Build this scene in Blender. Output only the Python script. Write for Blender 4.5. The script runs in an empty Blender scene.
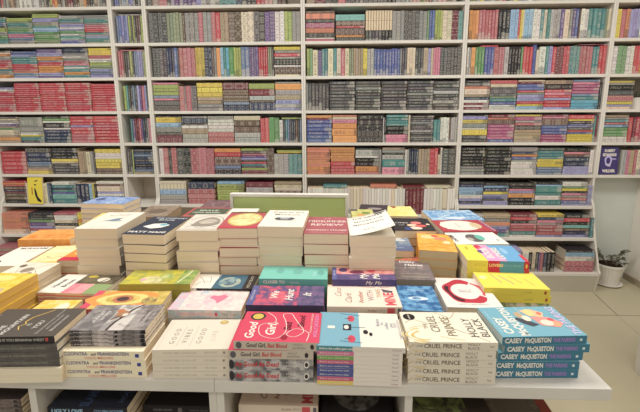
import bpy, math, random
from mathutils import Vector, Matrix, Euler

# ---------------------------------------------------------------- camera, light, exposure
scn = bpy.context.scene
COL = scn.collection
random.seed(7)

def cam_setup(f, cy, pitch, yaw, roll, height):
    cd = bpy.data.cameras.new('camera')
    cam = bpy.data.objects.new('camera', cd)
    COL.objects.link(cam)
    p, y, r = (math.radians(a) for a in (pitch, yaw, roll))
    F = Vector((-math.sin(y) * math.cos(p), math.cos(y) * math.cos(p), -math.sin(p)))
    R0 = Vector((math.cos(y), math.sin(y), 0))
    D0 = F.cross(R0)
    R = R0 * math.cos(r) + D0 * math.sin(r)
    D = D0 * math.cos(r) - R0 * math.sin(r)
    m = Matrix((R, -D, -F)).transposed().to_4x4()
    m.translation = (0, 0, height)
    cam.matrix_world = m
    cd.sensor_fit = 'HORIZONTAL'
    cd.sensor_width = 36
    cd.lens = 36 * f / 640
    cd.shift_y = -(206 - cy) / 640
    cd.clip_start = 0.05
    scn.camera = cam

cam_setup(390, 181, 10.22, 2.02, 0.24, 1.37)
scn.view_settings.view_transform = 'Standard'
scn.view_settings.look = 'None'
scn.view_settings.exposure = 0.0
scn.view_settings.gamma = 1.0
scn.view_settings.use_curve_mapping = False

world = bpy.data.worlds.new('world')
scn.world = world
world.use_nodes = True
world.node_tree.nodes['Background'].inputs[0].default_value = (1.0, 0.985, 0.96, 1)
world.node_tree.nodes['Background'].inputs[1].default_value = 0.56

def area(name, loc, size, power, rot=(0, 0, 0)):
    ld = bpy.data.lights.new(name, 'AREA')
    ld.shape = 'RECTANGLE'
    ld.size, ld.size_y = size
    ld.energy = power
    ld.color = (1.0, 0.982, 0.962)
    o = bpy.data.objects.new(name, ld)
    o.location = loc
    o.rotation_euler = rot
    COL.objects.link(o)

for i, x in enumerate((-1.9, -0.1, 1.7)):
    area('ceiling_lamp', (x, 1.45, 2.86), (1.2, 0.6), 26)
    area('ceiling_lamp', (x, -0.7, 2.86), (1.2, 0.6), 11)

# ---------------------------------------------------------------- materials
def s2l(c):
    return tuple(((v / 255) / 12.92 if v / 255 <= 0.04045 else ((v / 255 + 0.055) / 1.055) ** 2.4) for v in c)

MATS = {}
def mat(c, rough=0.55, noise=None, spec=0.3, scale=60.0, thr=None):
    """plain colour, or a two-colour noise print when noise=(r,g,b)"""
    key = (c, rough, noise, scale, thr)
    if key in MATS:
        return MATS[key]
    m = bpy.data.materials.new('mat_%d' % len(MATS))
    m.use_nodes = True
    nt = m.node_tree
    b = nt.nodes['Principled BSDF']
    b.inputs['Base Color'].default_value = (*s2l(c), 1)
    b.inputs['Roughness'].default_value = rough
    b.inputs['Specular IOR Level'].default_value = spec
    if noise:
        tc = nt.nodes.new('ShaderNodeTexCoord')
        n = nt.nodes.new('ShaderNodeTexNoise')
        n.inputs['Scale'].default_value = scale
        n.inputs['Detail'].default_value = 3
        r = nt.nodes.new('ShaderNodeValToRGB')
        a, z = thr or (0.42, 0.58)
        r.color_ramp.elements[0].position = a
        r.color_ramp.elements[1].position = z
        r.color_ramp.elements[0].color = (*s2l(c), 1)
        r.color_ramp.elements[1].color = (*s2l(noise), 1)
        nt.links.new(tc.outputs['Object'], n.inputs['Vector'])
        nt.links.new(n.outputs['Fac'], r.inputs['Fac'])
        nt.links.new(r.outputs['Color'], b.inputs['Base Color'])
    MATS[key] = m
    return m

def mix_rgb(nt, fac, a, b):
    n = nt.nodes.new('ShaderNodeMix')
    n.data_type = 'RGBA'
    for s, v in ((0, fac), (6, a), (7, b)):
        if hasattr(v, 'is_linked') or isinstance(v, bpy.types.NodeSocket):
            nt.links.new(v, n.inputs[s])
        else:
            n.inputs[s].default_value = v
    return n.outputs[2]

def mth(nt, op, a, b=0.0, c=None):
    n = nt.nodes.new('ShaderNodeMath')
    n.operation = op
    for i, v in enumerate((a, b, c)):
        if v is None:
            continue
        if isinstance(v, bpy.types.NodeSocket):
            nt.links.new(v, n.inputs[i])
        else:
            n.inputs[i].default_value = v
    return n.outputs[0]

def spine_material(per_object):
    """cover of a shelved book: its own colour, printed lettering on the spine; alpha below 1 = decorated spine"""
    m = bpy.data.materials.new('book_cover' if per_object else 'book_cover_massed')
    m.use_nodes = True
    nt = m.node_tree
    b = nt.nodes['Principled BSDF']
    b.inputs['Roughness'].default_value = 0.5
    b.inputs['Specular IOR Level'].default_value = 0.3
    if per_object:
        oi = nt.nodes.new('ShaderNodeObjectInfo')
        colour, alpha, rnd = oi.outputs['Color'], oi.outputs['Alpha'], oi.outputs['Random']
    else:
        at = nt.nodes.new('ShaderNodeAttribute'); at.attribute_name = 'tint'
        se = nt.nodes.new('ShaderNodeAttribute'); se.attribute_name = 'seed'
        colour, alpha, rnd = at.outputs['Color'], at.outputs['Alpha'], se.outputs['Fac']
    uv = nt.nodes.new('ShaderNodeUVMap'); uv.uv_map = 'UVMap'
    sx = nt.nodes.new('ShaderNodeSeparateXYZ')
    nt.links.new(uv.outputs[0], sx.inputs[0])
    u, v = sx.outputs[0], sx.outputs[1]
    r40 = mth(nt, 'MULTIPLY', rnd, 91.7)
    def noise(su, sv, u=u, v=v):
        cx = nt.nodes.new('ShaderNodeCombineXYZ')
        nt.links.new(mth(nt, 'MULTIPLY', u, su), cx.inputs[0])
        nt.links.new(mth(nt, 'MULTIPLY', v, sv), cx.inputs[1])
        nt.links.new(r40, cx.inputs[2])
        n = nt.nodes.new('ShaderNodeTexNoise')
        n.inputs['Scale'].default_value = 1.0
        n.inputs['Detail'].default_value = 1.0
        nt.links.new(cx.outputs[0], n.inputs['Vector'])
        return n.outputs['Fac']
    def inside(x, a, z):
        return mth(nt, 'MULTIPLY', mth(nt, 'GREATER_THAN', x, a), mth(nt, 'LESS_THAN', x, z))
    rgb = nt.nodes.new('ShaderNodeRGBToBW')
    nt.links.new(colour, rgb.inputs[0])
    light = mth(nt, 'GREATER_THAN', rgb.outputs[0], 0.30)
    ink = mix_rgb(nt, light, (0.58, 0.54, 0.46, 1), (0.08, 0.072, 0.08, 1))
    # lettering: title, author, publisher's device
    split = mth(nt, 'ADD', mth(nt, 'MULTIPLY', rnd, 0.14), 0.5)
    title = mth(nt, 'MULTIPLY', mth(nt, 'GREATER_THAN', u, 0.09), mth(nt, 'LESS_THAN', u, split))
    author = mth(nt, 'MULTIPLY', mth(nt, 'GREATER_THAN', u, mth(nt, 'ADD', split, 0.07)), mth(nt, 'LESS_THAN', u, 0.86))
    tt = mth(nt, 'MULTIPLY', title, mth(nt, 'MULTIPLY', inside(v, 0.24, 0.76), mth(nt, 'GREATER_THAN', noise(52, 2.2), 0.5)))
    aa = mth(nt, 'MULTIPLY', author, mth(nt, 'MULTIPLY', inside(v, 0.34, 0.66), mth(nt, 'GREATER_THAN', noise(60, 2.2), 0.52)))
    dev = mth(nt, 'MULTIPLY', inside(u, 0.91, 0.96), inside(v, 0.25, 0.75))
    let = mth(nt, 'MAXIMUM', mth(nt, 'MAXIMUM', tt, aa), dev)
    let = mth(nt, 'MULTIPLY', let, mth(nt, 'LESS_THAN', alpha, 1.5))
    let = mth(nt, 'MULTIPLY', let, mth(nt, 'ADD', mth(nt, 'MULTIPLY', rnd, 0.4), 0.25))
    r7 = mth(nt, 'FRACT', mth(nt, 'MULTIPLY', rnd, 7.31))
    band = mth(nt, 'MULTIPLY', mth(nt, 'GREATER_THAN', u, mth(nt, 'ADD', mth(nt, 'MULTIPLY', r7, 0.4), 0.55)), mth(nt, 'LESS_THAN', u, 1.01))
    band = mth(nt, 'MULTIPLY', band, mth(nt, 'MULTIPLY', mth(nt, 'GREATER_THAN', r7, 0.35), 0.42))
    colour2 = mix_rgb(nt, band, colour, ink)
    plain = mix_rgb(nt, let, colour2, ink)
    # decorated: ornament in bands
    mu_ = mth(nt, 'PINGPONG', u, mth(nt, 'ADD', mth(nt, 'MULTIPLY', rnd, 0.14), 0.12))
    mv_ = mth(nt, 'PINGPONG', v, 0.5)
    orn = mth(nt, 'GREATER_THAN', noise(30, 3.2, mu_, mv_), 0.52)
    onspine = inside(u, -0.01, 1.01)
    fine = mth(nt, 'MULTIPLY', mth(nt, 'MULTIPLY', orn, onspine), mth(nt, 'SUBTRACT', 1.25, alpha))
    deco = mix_rgb(nt, mth(nt, 'MULTIPLY', fine, 0.5), colour, ink)
    isdeco = mth(nt, 'LESS_THAN', alpha, 0.95)
    nt.links.new(mix_rgb(nt, isdeco, plain, deco), b.inputs['Base Color'])
    return m

COVER = spine_material(True)
COVER_MASS = spine_material(False)
def page_material():
    m = bpy.data.materials.new('page_edges')
    m.use_nodes = True
    nt = m.node_tree
    b = nt.nodes['Principled BSDF']
    b.inputs['Roughness'].default_value = 0.85
    tc = nt.nodes.new('ShaderNodeTexCoord')
    mp = nt.nodes.new('ShaderNodeMapping')
    mp.inputs['Scale'].default_value = (6, 6, 900)
    n = nt.nodes.new('ShaderNodeTexNoise')
    n.inputs['Scale'].default_value = 1.0
    nt.links.new(tc.outputs['Object'], mp.inputs[0])
    nt.links.new(mp.outputs[0], n.inputs['Vector'])
    nt.links.new(mix_rgb(nt, n.outputs['Fac'], (*s2l((222, 198, 164)), 1), (*s2l((240, 222, 192)), 1)), b.inputs['Base Color'])
    return m
PAGES = page_material()
WHITE = mat((226, 220, 210), 0.5, (220, 214, 203), 0.3, 3.0)
TABLE = mat((214, 208, 198), 0.45, (208, 202, 192), 0.35, 4.0)
PLINTH = mat((208, 202, 188), 0.5, (202, 196, 182), 0.3, 3.0)

# ---------------------------------------------------------------- helpers
def link(o, parent=None):
    COL.objects.link(o)
    if parent is not None:
        o.parent = parent
    return o

def mesh_obj(name, verts, faces, mats, parent=None, fmat=None, smooth=False):
    me = bpy.data.meshes.new(name)
    me.from_pydata([tuple(v) for v in verts], [], faces)
    for m in (mats if isinstance(mats, (list, tuple)) else [mats]):
        me.materials.append(m)
    if fmat:
        me.polygons.foreach_set('material_index', fmat)
    if smooth:
        me.polygons.foreach_set('use_smooth', [True] * len(faces))
    me.update()
    return link(bpy.data.objects.new(name, me), parent)

def box_data(x0, x1, y0, y1, z0, z1):
    v = [(x, y, z) for x in (x0, x1) for y in (y0, y1) for z in (z0, z1)]
    f = [(0, 1, 3, 2), (4, 6, 7, 5), (0, 4, 5, 1), (2, 3, 7, 6), (0, 2, 6, 4), (1, 5, 7, 3)]
    return v, f

def box(name, x0, x1, y0, y1, z0, z1, m, parent=None, bev=0.0):
    v, f = box_data(x0, x1, y0, y1, z0, z1)
    o = mesh_obj(name, v, f, m, parent)
    if bev:
        b = o.modifiers.new('bevel', 'BEVEL'); b.width = bev; b.segments = 2
    return o

def prism_x(name, prof, x0, x1, m, parent=None, bev=0.0):
    """profile of (y, z) points swept from x0 to x1"""
    n = len(prof)
    v = [(x0, y, z) for y, z in prof] + [(x1, y, z) for y, z in prof]
    f = [tuple(range(n))[::-1], tuple(range(n, 2 * n))]
    f += [(i, (i + 1) % n, n + (i + 1) % n, n + i) for i in range(n)]
    o = mesh_obj(name, v, f, m, parent)
    if bev:
        b = o.modifiers.new('bevel', 'BEVEL'); b.width = bev; b.segments = 2
    return o

def lathe(name, prof, m, parent=None, seg=40, rib=0.0, ribs=40):
    v, f = [], []
    for i, (r, z) in enumerate(prof):
        for k in range(seg):
            a = 2 * math.pi * k / seg
            rr = r + (rib if (rib and k % 2 and 1 < i < len(prof) - 3) else 0)
            v.append((rr * math.cos(a), rr * math.sin(a), z))
    for i in range(len(prof) - 1):
        for k in range(seg):
            k2 = (k + 1) % seg
            f.append((i * seg + k, i * seg + k2, (i + 1) * seg + k2, (i + 1) * seg + k))
    f.append(tuple(range(seg))[::-1])
    f.append(tuple((len(prof) - 1) * seg + k for k in range(seg)))
    return mesh_obj(name, v, f, m, parent, smooth=not rib)

def empty(name, loc=(0, 0, 0), rz=0.0):
    o = bpy.data.objects.new(name, None)
    o.location = loc
    o.rotation_euler = (0, 0, rz)
    return link(o)

def tag(o, label=None, cat=None, group=None, kind=None):
    for k, v in (('label', label), ('category', cat), ('group', group), ('kind', kind)):
        if v:
            o[k] = v
    return o

def copy_tree(o, parent=None):
    c = o.copy()
    COL.objects.link(c)
    if parent is not None:
        c.parent = parent
    for ch in list(o.children):
        copy_tree(ch, c)
    return c

ORD = ['zeroth', 'first', 'second', 'third', 'fourth', 'fifth', 'sixth', 'seventh', 'eighth', 'ninth', 'tenth', 'eleventh', 'twelfth',
       'thirteenth', 'fourteenth', 'fifteenth', 'sixteenth', 'seventeenth', 'eighteenth', 'nineteenth']
TENS = {20: 'twent', 30: 'thirt', 40: 'fort', 50: 'fift'}
def ordinal(n):
    if n < 20:
        return ORD[n]
    t = n // 10 * 10
    return TENS[t] + 'ieth' if n == t else TENS[t] + 'y-' + ORD[n - t]

# ---------------------------------------------------------------- room
T = 0.747                     # height of the table top
WY = 3.0                      # front of the wall bookcases
floor_m = mat((191, 182, 154), 0.35, (185, 176, 147), 0.4, 1.2)
struct = lambda o: tag(o, kind='structure')
struct(mesh_obj('floor', [(-4, -2.5, 0), (3.6, -2.5, 0), (3.6, 3.6, 0), (-4, 3.6, 0)], [(0, 1, 2, 3)], floor_m))
joint = mat((120, 104, 78), 0.8)
v, f = [], []
for (x0, y0, x1, y1, w) in ((-4, 2.5, 2.4, 2.5, 0.004), (1.92, 2.5, 2.02, 3.1, 0.005), (1.1, 1.3, 2.4, 1.3, 0.004), (1.75, 1.3, 1.92, 2.5, 0.0015)):
    d = Vector((x1 - x0, y1 - y0)).normalized() * w / 2
    i = len(v)
    v += [(x0 + d.y, y0 - d.x, 0.0008), (x1 + d.y, y1 - d.x, 0.0008), (x1 - d.y, y1 + d.x, 0.0008), (x0 - d.y, y0 + d.x, 0.0008)]
    f.append((i, i + 1, i + 2, i + 3))
struct(mesh_obj('floor_joint_lines', v, f, joint))
wall_m = mat((240, 233, 222), 0.8, (235, 228, 217), 0.2, 2.0)
struct(box('wall_back', -4, 3.6, 3.28, 3.38, 0, 2.95, wall_m))
struct(box('wall_right', 2.40, 2.5, 1.95, 3.28, 0, 2.95, wall_m))
struct(box('ceiling', -4, 3.6, -2.5, 3.38, 2.9, 2.95, mat((232, 228, 220), 0.9)))
struct(box('wall_alcove', 2.012, 2.399, 3.11, 3.279, 0, 0.855, mat((210, 214, 206), 0.35, (204, 208, 200), 0.5, 3.0)))
struct(box('baseboard_right', 2.385, 2.40, 1.95, 3.109, 0.0, 0.05, mat((170, 156, 134), 0.5)))

# ---------------------------------------------------------------- wall bookcases
LV = [2.133, 1.874, 1.625, 1.372, 1.128, 0.879, 0.642, 0.406, 0.165]     # tops of the shelves
def front_y(z):
    pts = [(3.2, 3.0), (0.69, 3.0), (0.645, 2.968), (0.5, 2.935), (0.394, 2.905), (0.188, 2.828), (0.165, 2.81), (0.0, 2.85)]
    for (z1, y1), (z0, y0) in zip(pts, pts[1:]):
        if z >= z0:
            return y0 + (y1 - y0) * (z - z0) / (z1 - z0)
    return 2.85
BX = [-2.68, -1.656, -1.401, -0.227, 0.953, 1.995, 2.395]
BAYS = ['A', 'B', 'C', 'D', 'E', 'F']
BAYNAME = {'A': 'bay of red slim books', 'B': 'narrow bay', 'C': 'ornate hardcover bay',
           'D': 'black series bay', 'E': 'bay beside the plant', 'F': 'corner bay'}
CASELAB = {'A': 'wide white bookcase bay filled with stacks of red slim books', 'B': 'narrow white bookcase bay of upright comic volumes',
           'C': 'wide white bookcase bay of ornate hardcovers behind the green board', 'D': 'wide white bookcase bay holding a whole shelf of black volumes',
           'E': 'wide white bookcase bay ending beside the floor plant', 'F': 'short white wall-mounted bookcase in the corner above the plant'}
BT = 0.022
ztop = 2.62
def level(bay, k):
    return 0.572 if (bay == 'D' and k == 6) else LV[k]
for i, b in enumerate(BAYS):
    x0, x1 = BX[i] + 0.0005, BX[i + 1] - 0.0005
    zb = 0.0 if b != 'F' else 0.857
    o = empty('bookcase', (x0, 3.0, zb))
    tag(o, CASELAB[b], 'bookcase', 'white bookcases along the back wall')
    def P(pts):
        return [(y - 3.0, z - zb) for y, z in pts]
    if b != 'F':
        prof = [(3.27, 0), (3.27, ztop), (3.0, ztop), (3.0, 0.69), (2.968, 0.645), (2.935, 0.5), (2.905, 0.394), (2.828, 0.188), (2.81, 0.165), (2.85, 0.0)]
    else:
        prof = [(3.27, zb), (3.27, ztop), (3.0, ztop), (3.0, zb)]
    prism_x('side_panel', P(prof), 0, 0.015, WHITE, o, 0.0015)
    prism_x('side_panel', P(prof), x1 - x0 - 0.015, x1 - x0, WHITE, o, 0.0015)
    for k, z in enumerate(LV):
        if b == 'F' and k > 5:
            continue
        z = level(b, k)
        fy = front_y(z) + 0.001
        box('shelf', 0.0155, x1 - x0 - 0.0155, fy - 3.0, 0.255, z - BT - zb, z - zb, WHITE, o, 0.0015)
    box('top_panel', 0.0155, x1 - x0 - 0.0155, 0.001, 0.255, ztop - 0.025 - zb, ztop - zb, WHITE, o)
    box('shelf', 0.0155, x1 - x0 - 0.0155, 0.001, 0.255, 2.392 - 0.022 - zb, 2.392 - zb, WHITE, o)
    box('back_panel', 0.0155, x1 - x0 - 0.0155, 0.2555, 0.268, 0, ztop - zb, mat((212, 198, 180), 0.6), o)
    if b != 'F':
        prism_x('kick_board', P([(2.812, 0.142), (2.830, 0.142), (2.868, 0.0), (2.851, 0.0)]), 0.0155, x1 - x0 - 0.0155, PLINTH, o)

# ---------------------------------------------------------------- shelved books
def M_(c):
    if isinstance(c, str):
        c = PAL[c]
    if len(c) == 2:
        return mat(tuple(c[0]), 0.62, tuple(c[1]), 0.2, 45.0)
    return mat(tuple(c), 0.62, spec=0.2)

PAL = dict(re=(200, 72, 80), pk=(224, 140, 158), mg=(174, 88, 124), ma=(122, 48, 58), og=(226, 152, 86), sa=(222, 140, 108), pe=(236, 200, 172),
           ye=(228, 202, 82), mu=(202, 176, 78), li=(170, 180, 98), gr=(100, 148, 92), sg=(138, 148, 116), te=(78, 136, 134), tq=(130, 188, 178),
           aq=(108, 176, 200), bl=(88, 100, 156), sk=(150, 184, 210), st=(112, 130, 158), na=(50, 60, 86), la=(162, 158, 200), pu=(108, 84, 134),
           bk=(46, 43, 43), ch=(82, 79, 78), gy=(138, 136, 130), lg=(184, 180, 172), wh=(228, 222, 210), cr=(222, 206, 174), tn=(180, 158, 128),
           br=(106, 80, 66), rs=(184, 98, 104))
CNAME = dict(re='red', pk='pink', mg='magenta', ma='maroon', og='orange', sa='salmon', pe='peach', ye='yellow', mu='mustard', li='lime', gr='green',
             sg='sage', te='teal', tq='turquoise', aq='aqua', bl='blue', sk='sky-blue', st='steel-blue', na='navy', la='lavender', pu='purple',
             bk='black', ch='charcoal', gy='grey', lg='pale-grey', wh='white', cr='cream', tn='tan', br='brown', rs='rose')
for k_, c_ in PAL.items():
    g_ = 0.3 * c_[0] + 0.59 * c_[1] + 0.11 * c_[2]
    PAL[k_] = tuple((q + (g_ - q) * 0.12) * 0.94 + 12 for q in c_)

def cell_book(L, W, Tk, cov, ohx, ohy, sp, which='all'):
    """closed book lying face up: spine at -Y, head at -X. cells of a 3x3x3 grid, shared vertices"""
    xs = [-L / 2, -L / 2 + ohx, L / 2 - ohx, L / 2]
    ys = [-W / 2, -W / 2 + sp, W / 2 - ohy, W / 2]
    zs = [0, cov, Tk - cov, Tk]
    inc = lambda i, j, k: 0 <= i < 3 and 0 <= j < 3 and 0 <= k < 3 and ((k != 1 or j == 0) or (which == 'all' and i == 1 and j == 1))
    vid, verts, faces, fm, spine = {}, [], [], [], []
    def V(i, j, k):
        if (i, j, k) not in vid:
            vid[(i, j, k)] = len(verts); verts.append((xs[i], ys[j], zs[k]))
        return vid[(i, j, k)]
    dirs = {(1, 0, 0): [(1, 0, 0), (1, 1, 0), (1, 1, 1), (1, 0, 1)], (-1, 0, 0): [(0, 0, 0), (0, 0, 1), (0, 1, 1), (0, 1, 0)],
            (0, 1, 0): [(0, 1, 0), (0, 1, 1), (1, 1, 1), (1, 1, 0)], (0, -1, 0): [(0, 0, 0), (1, 0, 0), (1, 0, 1), (0, 0, 1)],
            (0, 0, 1): [(0, 0, 1), (1, 0, 1), (1, 1, 1), (0, 1, 1)], (0, 0, -1): [(0, 0, 0), (0, 1, 0), (1, 1, 0), (1, 0, 0)]}
    for i in range(3):
        for j in range(3):
            for k in range(3):
                if not inc(i, j, k):
                    continue
                for d, cs in dirs.items():
                    if inc(i + d[0], j + d[1], k + d[2]):
                        continue
                    faces.append([V(i + c[0], j + c[1], k + c[2]) for c in cs])
                    fm.append(1 if (i, j, k) == (1, 1, 1) else 0)
                    spine.append(d == (0, -1, 0) and j == 0)
    return verts, faces, fm, spine

UNIT = {}
def unit_book(hard):
    if hard in UNIT:
        return UNIT[hard]
    v, f, fm, sp = cell_book(1, 1, 1, 0.11 if hard else 0.08, 0.015 if hard else 0.004, 0.02 if hard else 0.006, 0.03)
    v = [(x, y + (0.018 if (y < -0.499 and (z < 0.001 or z > 0.999)) else 0), z) for x, y, z in v]
    me = bpy.data.meshes.new('closed_book')
    me.from_pydata(v, [], f)
    me.materials.append(COVER); me.materials.append(PAGES)
    me.polygons.foreach_set('material_index', fm)
    uv = me.uv_layers.new(name='UVMap')
    for p, s in zip(me.polygons, sp):
        for li in p.loop_indices:
            co = me.vertices[me.loops[li].vertex_index].co
            uv.data[li].uv = (co.x + 0.5, co.z) if s else (3 + co.x, 3 + co.y)
    UNIT[hard] = (me, v, f, fm, sp)
    return UNIT[hard]

SEGX = {}
MASS = []          # books beyond the three hundred largest paperbacks
KINDCOUNT = {}
KINDNAME = {'novel': 'novel', 'storybook': 'storybook', 'paperback': 'paperback', 'hardcover_book': 'hardcover', 'slim_book': 'slim book', 'comic_volume': 'comic volume'}  # novel and storybook are divisions made up among the shelved paperbacks
def shelf_book(kind, cc, loc, L, W, Tk, rot, label, group, alpha=1.0, mass=False):
    c = PAL[cc]
    j = random.uniform(-9, 9)
    rgb = s2l(tuple(min(255, max(0, q + j + random.uniform(-4, 4))) for q in c))
    hard = kind == 'hardcover_book'
    me = unit_book(hard)[0]
    if mass:
        MASS.append((Matrix.LocRotScale(Vector(loc), Euler(rot), Vector((L, W, Tk))), (*rgb, alpha), random.random()))
        return
    o = bpy.data.objects.new(kind, me)
    o.location, o.rotation_euler, o.scale = loc, rot, (L, W, Tk)
    o.color = (*rgb, alpha)
    tag(o, label, 'book', group)
    link(o)
    KINDCOUNT[kind] = KINDCOUNT.get(kind, 0) + 1

def parse_items(txt):
    out = []
    for t in txt.split():
        deco = 0.5 if t.endswith('*') else (2.0 if t.endswith('=') else 0)
        t = t.rstrip('*=')
        size = None
        if ':' in t:
            t, s = t.split(':'); size = float(s)
        cc = t[:2]; n = int(t[2:] or 1)
        for _ in range(n):
            out.append((cc, (size / n) if size else 1.0, deco))
    return out

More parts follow.
